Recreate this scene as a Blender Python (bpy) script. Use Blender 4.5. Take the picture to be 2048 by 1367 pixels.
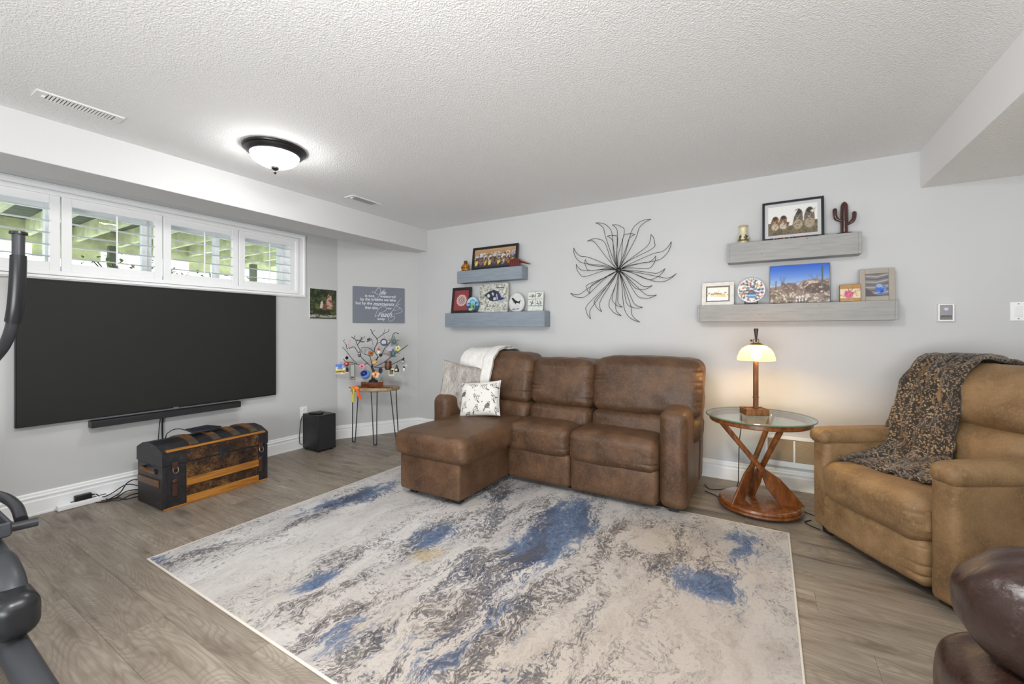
import bpy, bmesh, math, random
import numpy as np
from mathutils import Vector, Matrix, noise

for _o in list(bpy.data.objects):
    bpy.data.objects.remove(_o)
SC = bpy.context.scene
COL = SC.collection
R = math.radians
rnd = random.Random(7)

# ---------------------------------------------------------------- camera
YAW = 0.5415
cam_d = bpy.data.cameras.new('camera')
cam_d.sensor_width = 36.0
cam_d.lens = 850.0 / 2048.0 * 36.0
cam_d.shift_y = (661.0 - 683.5) / 2048.0
cam_d.clip_start = 0.02
cam = bpy.data.objects.new('camera', cam_d)
cam.location = (0, 0, 1.2)
cam.rotation_euler = (R(90), 0, YAW)
COL.objects.link(cam)
SC.camera = cam

# ---------------------------------------------------------------- view, sky, lamp strengths
SC.view_settings.view_transform = 'Standard'
SC.view_settings.look = 'None'
SC.view_settings.exposure = 0.02
SC.view_settings.gamma = 1.0
SC.view_settings.use_curve_mapping = False
SC.cycles.max_bounces = 7
SC.cycles.diffuse_bounces = 5
SC.cycles.glossy_bounces = 3
SC.cycles.transmission_bounces = 3
SC.cycles.transparent_max_bounces = 16
SC.cycles.sample_clamp_indirect = 6.0
SC.cycles.use_light_tree = False
SC.cycles.caustics_reflective = False
SC.cycles.caustics_refractive = False

world = bpy.data.worlds.new('sky')
SC.world = world
world.use_nodes = True
_bg = world.node_tree.nodes['Background']
_bg.inputs[0].default_value = (0.86, 0.93, 1.0, 1)
_bg.inputs[1].default_value = 4.5

DOME_POWER = 48.0      # emission of the ceiling lights' glass bowls
LAMP_WATT = 14.0       # warm bulb of the table lamp

# the photographer's bounce light behind the camera, thrown up at the ceiling
def area_light(name, loc, rot, sx, sy, watt, col=(1, 1, 1)):
    d = bpy.data.lights.new(name, 'AREA')
    d.shape = 'RECTANGLE'; d.size = sx; d.size_y = sy; d.energy = watt; d.color = col
    o = bpy.data.objects.new(name, d); o.location = loc; o.rotation_euler = rot
    COL.objects.link(o)
    return o
area_light('bounce_flash', (0.1, -1.7, 0.75), (R(124), 0, R(8)), 2.6, 1.4, 155.0, (0.95, 0.975, 1.0))

# ---------------------------------------------------------------- colour helpers
def lin(c):
    c = np.asarray(c, float) / 255.0
    return np.where(c <= 0.04045, c / 12.92, ((c + 0.055) / 1.055) ** 2.4)

def L4(c):
    return tuple(float(x) for x in lin(c)) + (1.0,)

# ---------------------------------------------------------------- material helpers
def nmat(name):
    m = bpy.data.materials.new(name)
    m.use_nodes = True
    nt = m.node_tree
    return m, nt, nt.nodes['Principled BSDF']

def nd(nt, typ, ins=None, **attrs):
    n = nt.nodes.new('ShaderNode' + typ)
    for k, v in attrs.items():
        setattr(n, k, v)
    for k, v in (ins or {}).items():
        if isinstance(v, bpy.types.NodeSocket):
            nt.links.new(v, n.inputs[k])
        else:
            n.inputs[k].default_value = v
    return n

def lk(nt, a, b):
    nt.links.new(a, b)

def ramp(nt, fac, stops, interp='LINEAR'):
    n = nt.nodes.new('ShaderNodeValToRGB')
    cr = n.color_ramp
    cr.interpolation = interp
    while len(cr.elements) < len(stops):
        cr.elements.new(0.5)
    for e, (p, c) in zip(cr.elements, stops):
        e.position = p
        e.color = c if len(c) == 4 else L4(c)
    lk(nt, fac, n.inputs[0])
    return n.outputs[0]

def g(v):
    return (v, v, v, 1.0)

def mixc(nt, fac, a, b, blend='MIX'):
    n = nt.nodes.new('ShaderNodeMix')
    n.data_type = 'RGBA'
    n.blend_type = blend
    for s, v in ((n.inputs[0], fac), (n.inputs[6], a), (n.inputs[7], b)):
        if isinstance(v, bpy.types.NodeSocket):
            lk(nt, v, s)
        else:
            s.default_value = v
    return n.outputs[2]

def mth(nt, op, a, b=None, clamp=False):
    n = nt.nodes.new('ShaderNodeMath')
    n.operation = op
    n.use_clamp = clamp
    for s, v in ((n.inputs[0], a), (n.inputs[1], b)):
        if v is None:
            continue
        if isinstance(v, bpy.types.NodeSocket):
            lk(nt, v, s)
        else:
            s.default_value = v
    return n.outputs[0]

def coords(nt, scale=(1, 1, 1), kind='Object', loc=(0, 0, 0), rot=(0, 0, 0)):
    tc = nt.nodes.new('ShaderNodeTexCoord')
    mp = nd(nt, 'Mapping', {'Vector': tc.outputs[kind], 'Scale': scale, 'Location': loc, 'Rotation': rot})
    return mp.outputs[0]

def ntex(nt, vec, scale, detail=4, rough=0.55, dist=0.0):
    return nd(nt, 'TexNoise', {'Vector': vec, 'Scale': scale, 'Detail': detail, 'Roughness': rough, 'Distortion': dist}).outputs[0]

def bump(nt, bsdf, h, strength=0.3, dist=0.01):
    b = nd(nt, 'Bump', {'Height': h, 'Strength': strength, 'Distance': dist})
    lk(nt, b.outputs[0], bsdf.inputs['Normal'])

def simple(name, c, rough=0.5, metal=0.0, vary=0.0, vscale=8.0, bmp=0.0, bscale=60.0, coat=0.0, spec=0.5):
    m, nt, b = nmat(name)
    b.inputs['Roughness'].default_value = rough
    b.inputs['Metallic'].default_value = metal
    b.inputs['Specular IOR Level'].default_value = spec
    b.inputs['Coat Weight'].default_value = coat
    if vary > 0:
        v = ntex(nt, coords(nt), vscale, 5, 0.6)
        lo = tuple(max(0, x * (1 - vary)) for x in c)
        hi = tuple(min(255, x * (1 + vary)) for x in c)
        lk(nt, ramp(nt, v, [(0.3, lo), (0.7, hi)]), b.inputs['Base Color'])
    else:
        b.inputs['Base Color'].default_value = L4(c)
    if bmp > 0:
        bump(nt, b, ntex(nt, coords(nt), bscale, 4), bmp, 0.005)
    return m

def emit(name, c, s):
    m, nt, b = nmat(name)
    b.inputs['Base Color'].default_value = L4(c)
    b.inputs['Emission Color'].default_value = L4(c)
    b.inputs['Emission Strength'].default_value = s
    return m

MATS = {}
def M(name, *a, **k):
    if name not in MATS:
        MATS[name] = simple(name, *a, **k)
    return MATS[name]

# ---------------------------------------------------------------- object helpers
def tag(o, label=None, cat=None, group=None, kind=None):
    if label: o['label'] = label
    if cat: o['category'] = cat
    if group: o['group'] = group
    if kind: o['kind'] = kind
    return o

def empty(name, loc=(0, 0, 0), rz=0.0, rot=None):
    o = bpy.data.objects.new(name, None)
    o.empty_display_size = 0.05
    o.location = loc
    o.rotation_euler = rot if rot else (0, 0, rz)
    COL.objects.link(o)
    return o

def thing(name, label, cat, loc=(0, 0, 0), rz=0.0, group=None, rot=None):
    return tag(empty(name, loc, rz, rot), label, cat, group)

def axis_pos(h, r, k, m):
    inner = h - r
    out = [inner + r * math.tan(math.pi / 4 * i / k) for i in range(k + 1)]
    flat = [-inner + 2 * inner * i / m for i in range(1, m)] if inner > 1e-6 else []
    return [-x for x in reversed(out)] + flat + out if inner > 1e-6 else [-x for x in reversed(out)][:-1] + out

def rbox_geo(size, r, k=1, m=1):
    h = [s / 2 for s in size]
    r = min(r, min(h) * 0.999)
    ax = [axis_pos(h[i], r, k, m) for i in range(3)]
    vid, verts, faces = {}, [], []
    def vert(p):
        q = []
        for i in range(3):
            c = max(-(h[i] - r), min(h[i] - r, p[i]))
            q.append(c)
        d = [p[i] - q[i] for i in range(3)]
        l = math.sqrt(sum(x * x for x in d)) or 1.0
        key = tuple(round(x, 6) for x in p)
        if key not in vid:
            vid[key] = len(verts)
            verts.append(tuple(q[i] + d[i] / l * r for i in range(3)))
        return vid[key]
    for a in range(3):
        b, c = (a + 1) % 3, (a + 2) % 3
        for s in (-1, 1):
            for i in range(len(ax[b]) - 1):
                for j in range(len(ax[c]) - 1):
                    q = []
                    for (ii, jj) in ((i, j), (i + 1, j), (i + 1, j + 1), (i, j + 1)):
                        p = [0, 0, 0]
                        p[a] = s * h[a]; p[b] = ax[b][ii]; p[c] = ax[c][jj]
                        q.append(vert(p))
                    faces.append(tuple(q) if s > 0 else tuple(reversed(q)))
    return verts, faces

class MB:
    def __init__(self):
        self.v, self.f = [], []
    def add(self, verts, faces, mtx=None):
        o = len(self.v)
        if mtx is not None:
            verts = [tuple(mtx @ Vector(p)) for p in verts]
        self.v += [tuple(p) for p in verts]
        self.f += [tuple(i + o for i in f) for f in faces]
        return self
    def box(self, c, s, mtx=None):
        x, y, z = [q / 2 for q in s]
        vs = [(c[0] + a * x, c[1] + b * y, c[2] + d * z) for d in (-1, 1) for b in (-1, 1) for a in (-1, 1)]
        fs = [(0, 2, 3, 1), (4, 5, 7, 6), (0, 1, 5, 4), (2, 6, 7, 3), (0, 4, 6, 2), (1, 3, 7, 5)]
        return self.add(vs, fs, mtx)
    def box2(self, a, b, mtx=None):
        return self.box([(p + q) / 2 for p, q in zip(a, b)], [abs(q - p) for p, q in zip(a, b)], mtx)
    def rb(self, c, s, r=0.004, k=1, m=1, mtx=None):
        v, f = rbox_geo(s, r, k, m)
        v = [(p[0] + c[0], p[1] + c[1], p[2] + c[2]) for p in v]
        return self.add(v, f, mtx)
    def rb2(self, a, b, r=0.004, k=1, mtx=None):
        return self.rb([(p + q) / 2 for p, q in zip(a, b)], [abs(q - p) for p, q in zip(a, b)], r, k, 1, mtx)
    def tube(self, pts, r, n=8, closed=False, mtx=None, flat=1.0):
        P = [Vector(p) for p in pts]
        N = len(P)
        rs = r if isinstance(r, (list, tuple)) else [r] * N
        def tan(i):
            if closed:
                return (P[(i + 1) % N] - P[i - 1]).normalized()
            a, b = P[max(i - 1, 0)], P[min(i + 1, N - 1)]
            d = b - a
            return d.normalized() if d.length > 1e-9 else Vector((0, 0, 1))
        t0 = tan(0)
        u = t0.orthogonal().normalized()
        vs = []
        prev = t0
        for i in range(N):
            t = tan(i)
            ax = prev.cross(t)
            if ax.length > 1e-7:
                u = Matrix.Rotation(prev.angle(t), 3, ax.normalized()) @ u
            u = (u - t * u.dot(t)).normalized()
            w = t.cross(u)
            for j in range(n):
                a = 2 * math.pi * j / n
                vs.append(P[i] + (u * math.cos(a) + w * math.sin(a) * flat) * rs[i])
            prev = t
        fs = []
        for i in range(N if closed else N - 1):
            i2 = (i + 1) % N
            for j in range(n):
                j2 = (j + 1) % n
                fs.append((i * n + j, i * n + j2, i2 * n + j2, i2 * n + j))
        if not closed:
            fs.append(tuple(reversed(range(n))))
            fs.append(tuple((N - 1) * n + j for j in range(n)))
        return self.add(vs, fs, mtx)
    def lathe(self, prof, n=24, c=(0, 0, 0), mtx=None, sy=1.0):
        vs, fs, rings = [], [], []
        for (r, z) in prof:
            if r < 1e-6:
                rings.append([len(vs)]); vs.append((c[0], c[1], c[2] + z))
            else:
                rings.append(list(range(len(vs), len(vs) + n)))
                for j in range(n):
                    a = 2 * math.pi * j / n
                    vs.append((c[0] + r * math.cos(a), c[1] + r * math.sin(a) * sy, c[2] + z))
        for A, B in zip(rings, rings[1:]):
            for j in range(n):
                j2 = (j + 1) % n
                if len(A) == 1 and len(B) == 1: continue
                if len(A) == 1: fs.append((A[0], B[j2], B[j]))
                elif len(B) == 1: fs.append((A[j], A[j2], B[0]))
                else: fs.append((A[j], A[j2], B[j2], B[j]))
        return self.add(vs, fs, mtx)
    def sph(self, c, r, n=16, m=10, mtx=None):
        rx, ry, rz = r if isinstance(r, (list, tuple)) else (r, r, r)
        prof = [(math.sin(math.pi * i / m), -math.cos(math.pi * i / m)) for i in range(m + 1)]
        prof[0] = (0, -1); prof[-1] = (0, 1)
        b = MB().lathe(prof, n)
        return self.add([(c[0] + p[0] * rx, c[1] + p[1] * ry, c[2] + p[2] * rz) for p in b.v], b.f, mtx)
    def prism(self, poly, d0, d1, plane='xz', mtx=None):
        def P(a, b, d):
            return {'xz': (a, d, b), 'xy': (a, b, d), 'yz': (d, a, b)}[plane]
        n = len(poly)
        vs = [P(a, b, d0) for a, b in poly] + [P(a, b, d1) for a, b in poly]
        fs = [tuple(range(n)), tuple(reversed(range(n, 2 * n)))]
        for i in range(n):
            j = (i + 1) % n
            fs.append((i, i + n, j + n, j))
        return self.add(vs, fs, mtx)
    def build(self, name, mat, parent=None, loc=None, rot=None, smooth=True, angle=38, fix=True):
        me = bpy.data.meshes.new(name)
        me.from_pydata(self.v, [], self.f)
        if fix:
            bm = bmesh.new(); bm.from_mesh(me)
            bmesh.ops.recalc_face_normals(bm, faces=bm.faces)
            bm.to_mesh(me); bm.free()
        return mobj(name, me, mat, parent, loc, rot, smooth, angle)

def mobj(name, me, mat, parent=None, loc=None, rot=None, smooth=True, angle=38):
    me.materials.append(mat)
    if smooth:
        me.polygons.foreach_set('use_smooth', [True] * len(me.polygons))
        me.set_sharp_from_angle(angle=R(angle))
    me.update()
    o = bpy.data.objects.new(name, me)
    COL.objects.link(o)
    if loc: o.location = loc
    if rot: o.rotation_euler = rot
    if parent: o.parent = parent
    return o

def spline(pts, n=8, closed=False):
    P = [Vector(p) for p in pts]
    N = len(P)
    out = []
    for i in range(N if closed else N - 1):
        if closed:
            p0, p1, p2, p3 = P[i - 1], P[i], P[(i + 1) % N], P[(i + 2) % N]
        else:
            p1, p2 = P[i], P[i + 1]
            p0 = P[i - 1] if i else p1 * 2 - p2
            p3 = P[i + 2] if i + 2 < N else p2 * 2 - p1
        for s in range(n):
            t = s / n
            out.append(0.5 * ((2 * p1) + (p2 - p0) * t + (2 * p0 - 5 * p1 + 4 * p2 - p3) * t * t + (3 * p1 - p0 - 3 * p2 + p3) * t ** 3))
    if not closed:
        out.append(P[-1])
    return out

def soft(name, a, b, r, mat, parent, puff=(0, 0, 0), wr=0.0, seed=0, k=4, m=9, deform=None, gather=None, rot=None):
    """Upholstered block between corners a and b (local): rounded, puffed and slightly wrinkled."""
    c = [(p + q) / 2 for p, q in zip(a, b)]
    s = [abs(q - p) for p, q in zip(a, b)]
    V, F = rbox_geo(s, r, k, m)
    out = []
    for p in V:
        u = [max(-1, min(1, p[i] / (s[i] / 2))) for i in range(3)]
        q = list(p)
        for i in range(3):
            if puff[i]:
                j, l = (i + 1) % 3, (i + 2) % 3
                q[i] += puff[i] * (1 if u[i] > 0 else -1) * abs(u[i]) ** 2 * (1 - u[j] ** 4) * (1 - u[l] ** 4)
        if wr:
            n = noise.noise(Vector((p[0] * 7 + seed, p[1] * 7, p[2] * 7))) + 0.5 * noise.noise(Vector((p[0] * 17, p[1] * 17 + seed, p[2] * 17)))
            for i in range(3):
                q[i] += wr * n * u[i] ** 2 * (1 if u[i] > 0 else -1)
        if gather:  # (axis of the seam, axis along it, frequency, depth)
            ga, gb, fr, dp = gather
            e = (1 - abs(u[ga])) * s[ga] / 2
            sd_ = seed + (31 if u[ga] > 0 else 0)
            ph = p[gb] * fr + sd_ + 4.5 * noise.noise(Vector((p[gb] * 7, sd_, 0)))
            am = max(0.0, 0.35 + 1.5 * noise.noise(Vector((p[gb] * 13, sd_ + 5, 2))))
            ln_ = 0.03 + 0.05 * abs(noise.noise(Vector((p[gb] * 11, sd_, 7))))
            w = -math.exp(-e / ln_) * dp * am * (1 - abs(math.sin(ph * 0.5))) ** 2 * 3.0
            l = 3 - ga - gb
            q[l] += w * (1 if u[l] > 0 else -1)
        if deform:
            q = list(deform(q, u))
        out.append(tuple(q))
    mb = MB().add(out, F)
    o = mb.build(name, mat, parent, loc=c, rot=rot, angle=80)
    return o

# ---------------------------------------------------------------- painting prints into vertex colours
class Cv:
    """A small canvas (x right, y up, both 0..1) for printed pictures."""
    def __init__(self, w, h, bg):
        self.w, self.h = w, h
        self.a = np.zeros((h, w, 3)); self.a[:] = bg
        x = (np.arange(w)) / (w - 1); y = (np.arange(h)) / (h - 1)
        self.X, self.Y = np.meshgrid(x, y)
        self.asp = w / h
    def put(self, mask, c):
        mk = np.clip(mask, 0, 1)[..., None]
        self.a = self.a * (1 - mk) + np.asarray(c, float) * mk
        return self
    def grad(self, y0, y1, c0, c1):
        t = np.clip((self.Y - y0) / (y1 - y0), 0, 1)[..., None]
        mk = ((self.Y >= y0) & (self.Y <= y1))[..., None]
        self.a = np.where(mk, np.asarray(c0, float) * (1 - t) + np.asarray(c1, float) * t, self.a)
        return self
    def rect(self, x0, y0, x1, y1, c):
        return self.put(((self.X >= x0) & (self.X <= x1) & (self.Y >= y0) & (self.Y <= y1)) * 1.0, c)
    def ell(self, cx, cy, rx, ry, c, rot=0, ring=None):
        dx, dy = (self.X - cx) * self.asp, self.Y - cy
        ca, sa = math.cos(rot), math.sin(rot)
        u, v = (dx * ca + dy * sa) / (rx * self.asp), (-dx * sa + dy * ca) / ry
        d = np.sqrt(u * u + v * v)
        e = 1.2 / self.h / min(ry, rx * self.asp)
        mk = np.clip((1 - d) / e + 0.5, 0, 1)
        if ring: mk = mk * np.clip((d - ring) / e + 0.5, 0, 1)
        return self.put(mk, c)
    def poly(self, pts, c):
        inside = np.zeros_like(self.X, bool)
        n = len(pts)
        for i in range(n):
            (x0, y0), (x1, y1) = pts[i], pts[(i + 1) % n]
            cond = (y0 > self.Y) != (y1 > self.Y)
            xi = x0 + (self.Y - y0) * (x1 - x0) / ((y1 - y0) or 1e-9)
            inside ^= cond & (self.X < xi)
        return self.put(inside * 1.0, c)
    def line(self, pts, wd, c):
        best = np.full_like(self.X, 9.0)
        for (x0, y0), (x1, y1) in zip(pts, pts[1:]):
            ax, ay, bx, by = x0 * self.asp, y0, x1 * self.asp, y1
            dx, dy = bx - ax, by - ay
            t = np.clip(((self.X * self.asp - ax) * dx + (self.Y - ay) * dy) / (dx * dx + dy * dy + 1e-12), 0, 1)
            d = np.hypot(self.X * self.asp - ax - t * dx, self.Y - ay - t * dy)
            best = np.minimum(best, d)
        e = 0.8 / self.h
        return self.put(np.clip((wd / 2 - best) / e + 0.5, 0, 1), c)
    def field(self, fx, fy, seed):
        rs = np.random.RandomState(seed)
        gx, gy = int(fx) + 2, int(fy) + 2
        G = rs.rand(gy, gx)
        x, y = self.X * fx, self.Y * fy
        i, j = np.clip(x.astype(int), 0, gx - 2), np.clip(y.astype(int), 0, gy - 2)
        u, v = x - i, y - j
        u, v = u * u * (3 - 2 * u), v * v * (3 - 2 * v)
        return (G[j, i] * (1 - u) + G[j, i + 1] * u) * (1 - v) + (G[j + 1, i] * (1 - u) + G[j + 1, i + 1] * u) * v
    def fbm(self, f, seed, o=3):
        s, t, amp = 0, 0, 1.0
        for k in range(o):
            s = s + amp * self.field(f * self.asp * 2 ** k, f * 2 ** k, seed + k); t += amp; amp *= 0.55
        return s / t
    def speck(self, f, seed, thr, c, region=None, soft_=0.08, o=3):
        mk = np.clip((self.fbm(f, seed, o) - thr) / soft_, 0, 1)
        if region is not None: mk = mk * region
        return self.put(mk, c)
    def band(self, y0, y1):
        return ((self.Y >= y0) & (self.Y <= y1)) * 1.0

def paint(me, rgb):
    """rgb: array (nverts,3) of 0..255 display colours."""
    ca = me.color_attributes.new('Col', 'FLOAT_COLOR', 'POINT')
    buf = np.ones((len(me.vertices), 4))
    buf[:, :3] = lin(rgb)
    ca.data.foreach_set('color', buf.ravel().astype(np.float32))

def print_mat(name, rough=0.45, coat=0.0):
    m, nt, b = nmat(name)
    at = nt.nodes.new('ShaderNodeAttribute'); at.attribute_name = 'Col'
    lk(nt, at.outputs['Color'], b.inputs['Base Color'])
    b.inputs['Roughness'].default_value = rough
    b.inputs['Coat Weight'].default_value = coat
    b.inputs['Coat Roughness'].default_value = 0.08
    return m
PRINT = print_mat('printed_matte', 0.55)
GLOSS = print_mat('printed_under_glass', 0.4, 0.5)

def panel(name, cv, w, h, parent, mat=None, y=0.0, x0=None, z0=0.0):
    """Flat print in the local XZ plane facing -Y; x0,z0 = lower left."""
    if x0 is None: x0 = -w / 2
    W, H = cv.w, cv.h
    vs = np.zeros((H, W, 3))
    vs[..., 0] = x0 + cv.X * w; vs[..., 1] = y; vs[..., 2] = z0 + cv.Y * h
    idx = np.arange(W * H).reshape(H, W)
    fs = np.stack([idx[:-1, :-1], idx[:-1, 1:], idx[1:, 1:], idx[1:, :-1]], -1).reshape(-1, 4)
    me = bpy.data.meshes.new(name)
    me.from_pydata(vs.reshape(-1, 3).tolist(), [], fs.tolist())
    paint(me, cv.a.reshape(-1, 3))
    return mobj(name, me, mat or PRINT, parent, smooth=False)

def text_mesh(name, txt, size, mat, parent, loc, width=None, shear=0.0, ext=0.0006, rot=(R(90), 0, 0), bold=0.0):
    cu = bpy.data.curves.new(name, 'FONT')
    cu.body = txt; cu.size = size; cu.shear = shear; cu.extrude = ext; cu.offset = bold
    cu.resolution_u = 3
    tmp = bpy.data.objects.new('tmp', cu); COL.objects.link(tmp)
    dg = bpy.context.evaluated_depsgraph_get()
    me = bpy.data.meshes.new_from_object(tmp.evaluated_get(dg))
    bpy.data.objects.remove(tmp); bpy.data.curves.remove(cu)
    me.materials.clear()
    xs = [v.co.x for v in me.vertices]
    if width and xs:
        s = width / (max(xs) - min(xs)); mn = min(xs)
        for v in me.vertices: v.co.x = (v.co.x - mn) * s
    return mobj(name, me, mat, parent, loc, rot, smooth=False)

# ================================================================ surface materials
def mat_wall():
    m, nt, b = nmat('grey_wall_paint')
    v = ntex(nt, coords(nt), 1.3, 2)
    lk(nt, ramp(nt, v, [(0.3, (202, 203, 203)), (0.7, (206, 207, 207))]), b.inputs['Base Color'])
    b.inputs['Roughness'].default_value = 0.75
    bump(nt, b, ntex(nt, coords(nt), 220, 3), 0.06, 0.002)
    return m

def mat_ceiling(name='stippled_ceiling', amount=0.42, c=(238, 238, 237)):
    m, nt, b = nmat(name)
    co = coords(nt)
    warp = nd(nt, 'TexNoise', {'Vector': co, 'Scale': 45.0, 'Detail': 2.0})
    mv = nd(nt, 'VectorMath', {0: warp.outputs['Color'], 1: (0.02, 0.02, 0.02)}, operation='MULTIPLY')
    ad = nd(nt, 'VectorMath', {0: co, 1: mv.outputs[0]}, operation='ADD')
    n1 = ntex(nt, ad.outputs[0], 120, 2, 0.5)
    n2 = ntex(nt, ad.outputs[0], 210, 3, 0.6)
    h = mth(nt, 'ADD', ramp(nt, n1, [(0.40, g(0)), (0.62, g(1))]), mth(nt, 'MULTIPLY', n2, 0.5))
    b.inputs['Base Color'].default_value = L4(c)
    b.inputs['Roughness'].default_value = 0.85
    bump(nt, b, h, amount, 0.006)
    return m

def mat_floor():
    m, nt, b = nmat('grey_oak_plank')
    oi = nt.nodes.new('ShaderNodeObjectInfo')
    off = nd(nt, 'VectorMath', {0: oi.outputs['Random'], 1: (37.0, 19.0, 0.0)}, operation='MULTIPLY')
    tc = nt.nodes.new('ShaderNodeTexCoord')
    co = nd(nt, 'VectorMath', {0: tc.outputs['Object'], 1: off.outputs[0]}, operation='ADD').outputs[0]
    st = nd(nt, 'Mapping', {'Vector': co, 'Scale': (1.0, 4.6, 1.0)}).outputs[0]
    big = ntex(nt, st, 1.5, 1.2, 0.35, 0.5)
    rings = mth(nt, 'SINE', mth(nt, 'MULTIPLY', big, 190.0))
    rings2 = mth(nt, 'ADD', mth(nt, 'MULTIPLY', rings, 0.5), 0.5)
    st2 = nd(nt, 'Mapping', {'Vector': co, 'Scale': (2.2, 42.0, 1.0)}).outputs[0]
    fine = ntex(nt, st2, 2.0, 6, 0.65, 0.4)
    st3 = nd(nt, 'Mapping', {'Vector': co, 'Scale': (1.6, 9.0, 1.0)}).outputs[0]
    blot = ntex(nt, st3, 1.5, 4, 0.6, 0.6)
    base = ramp(nt, blot, [(0.30, (96, 86, 75)), (0.42, (136, 125, 112)), (0.60, (152, 142, 129)), (0.8, (168, 159, 146))])
    c1 = mixc(nt, mth(nt, 'MULTIPLY', ramp(nt, rings2, [(0.45, g(0)), (0.95, g(1))]), 0.36), base, L4((108, 96, 84)))
    c2 = mixc(nt, ramp(nt, fine, [(0.35, g(0.55)), (0.55, g(0))]), c1, L4((112, 101, 89)))
    tint = mth(nt, 'ADD', mth(nt, 'MULTIPLY', oi.outputs['Random'], 0.16), 0.92)
    hv = nd(nt, 'HueSaturation', {'Color': c2, 'Value': tint})
    lk(nt, hv.outputs[0], b.inputs['Base Color'])
    lk(nt, ramp(nt, fine, [(0.3, g(0.5)), (0.7, g(0.38))]), b.inputs['Roughness'])
    bump(nt, b, fine, 0.15, 0.002)
    return m

WALL = mat_wall()
CEIL = mat_ceiling()
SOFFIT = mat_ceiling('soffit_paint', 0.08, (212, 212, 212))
SOFFIT_R = mat_ceiling('stippled_low_ceiling', 0.35, (238, 237, 234))
FLOORM = mat_floor()
TRIM = simple('white_trim_paint', (247, 248, 249), 0.35)
SHUT = simple('shutter_white', (240, 241, 242), 0.32)
BLACKM = M('matte_black', (22, 22, 24), 0.5)

# ================================================================ room shell
XL, YB, ZC = -4.095, 3.845, 2.40
XR, YR = 2.9, -2.6
SOF_Z = 2.151
WY0, WY1, WZ0, WZ1 = 0.285, 2.533, 1.60, 2.10     # window opening

def struct(o, label=None):
    o['kind'] = 'structure'
    if label: o['label'] = label
    return o

fl = MB().box2((XL - 0.3, YR - 0.1, -0.10), (XR + 0.1, YB + 0.12, -0.005)).build('floor', FLOORM, smooth=False)
struct(fl, 'grey brown wood plank floor')
PW, PL = 0.18, 1.22
full = None
row = 0
y = YB - 0.005
while y > -0.75:
    x = XL + 0.004 - (row * 0.437 % 1.0) * PL
    while x < 2.3:
        x0, x1 = max(x, XL + 0.004), x + PL
        if x1 - x0 > 0.05:
            if x1 - x0 > PL - 1e-6:
                if full is None:
                    o = MB().rb((0, 0, -0.004), (PL - 0.0006, PW - 0.0006, 0.008), 0.0005).build('plank', FLOORM, fl, smooth=False)
                    full = o.data
                else:
                    o = bpy.data.objects.new('plank', full); COL.objects.link(o); o.parent = fl
            else:
                o = MB().rb((0, 0, -0.004), (x1 - x0 - 0.0006, PW - 0.0006, 0.008), 0.0005).build('plank', FLOORM, fl, smooth=False)
            o.location = ((x0 + x1) / 2, y - PW / 2, 0.0)
        x = x1
    y -= PW
    row += 1

wl = MB()
wl.box2((XL - 0.28, YR, 0), (XL, WY0, 2.6)).box2((XL - 0.28, WY1, 0), (XL, YB + 0.12, 2.6))
wl.box2((XL - 0.28, WY0, 0), (XL, WY1, WZ0)).box2((XL - 0.28, WY0, WZ1), (XL, WY1, 2.6))
struct(wl.build('wall_left', WALL, smooth=False), 'pale grey painted wall with the window')
struct(MB().box2((XL, YB, 0), (XR, YB + 0.12, 2.6)).build('wall_back', WALL, smooth=False), 'pale grey painted wall behind the sofa')
A_, B_ = Vector((XL, 3.047, 0)), Vector((-3.657, YB, 0))
struct(MB().prism([(A_.x, A_.y), (B_.x, B_.y), (XL, YB)], 0, 2.6, 'xy').build('wall_corner', WALL, smooth=False), 'narrow angled pale grey wall across the corner')
struct(MB().box2((XR, YR, 0), (XR + 0.1, YB + 0.12, 2.6)).build('wall_right', WALL, smooth=False))
struct(MB().box2((XL - 0.28, YR - 0.1, 0), (XR + 0.1, YR, 2.6)).build('wall_rear', WALL, smooth=False))
struct(MB().box2((XL, YR, ZC), (XR, YB, ZC + 0.12)).build('ceiling', CEIL, smooth=False), 'white stippled ceiling')
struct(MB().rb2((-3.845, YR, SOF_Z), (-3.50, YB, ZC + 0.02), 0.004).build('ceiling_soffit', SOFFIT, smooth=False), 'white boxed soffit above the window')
sr = MB().rb2((0.876, YR, 2.153), (XR, YB, ZC + 0.02), 0.004).build('ceiling_bulkhead', SOFFIT_R, smooth=False)
sr.data.materials.append(mat_ceiling('bulkhead_face_paint', 0.08, (238, 238, 238)))
for p in sr.data.polygons:
    if p.normal.x < -0.5: p.material_index = 1
struct(sr, 'white dropped bulkhead at the right side of the ceiling')

# baseboards: one moulded profile run along each wall
BP = [(0, 0), (0.017, 0), (0.017, 0.012), (0.0155, 0.016), (0.0155, 0.092), (0.0125, 0.098), (0.0125, 0.108), (0.016, 0.113), (0.016, 0.121), (0.010, 0.126), (0.010, 0.139), (0.006, 0.146), (0, 0.146)]
def baseboard(name, a, b, label):
    a, b = Vector(a), Vector(b)
    d = (b - a).normalized()
    n = Vector((d.y, -d.x))          # points to the right of a->b
    ring = len(BP)
    vs = [(p.x + n.x * o, p.y + n.y * o, z) for p in (a, b) for (o, z) in BP]
    fs = [tuple(range(ring)), tuple(reversed(range(ring, 2 * ring)))] + [(i, i + ring, (i + 1) % ring + ring, (i + 1) % ring) for i in range(ring)]
    return struct(MB().add(vs, fs).build(name, TRIM, smooth=False), label)
baseboard('baseboard_left', (XL, YR), (XL, 3.047), 'white moulded baseboard under the window wall')
baseboard('baseboard_corner', (A_.x, A_.y), (B_.x, B_.y), 'white moulded baseboard of the angled corner wall')
baseboard('baseboard_back', (B_.x, YB), (XR, YB), 'white moulded baseboard behind the sofa')

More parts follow.
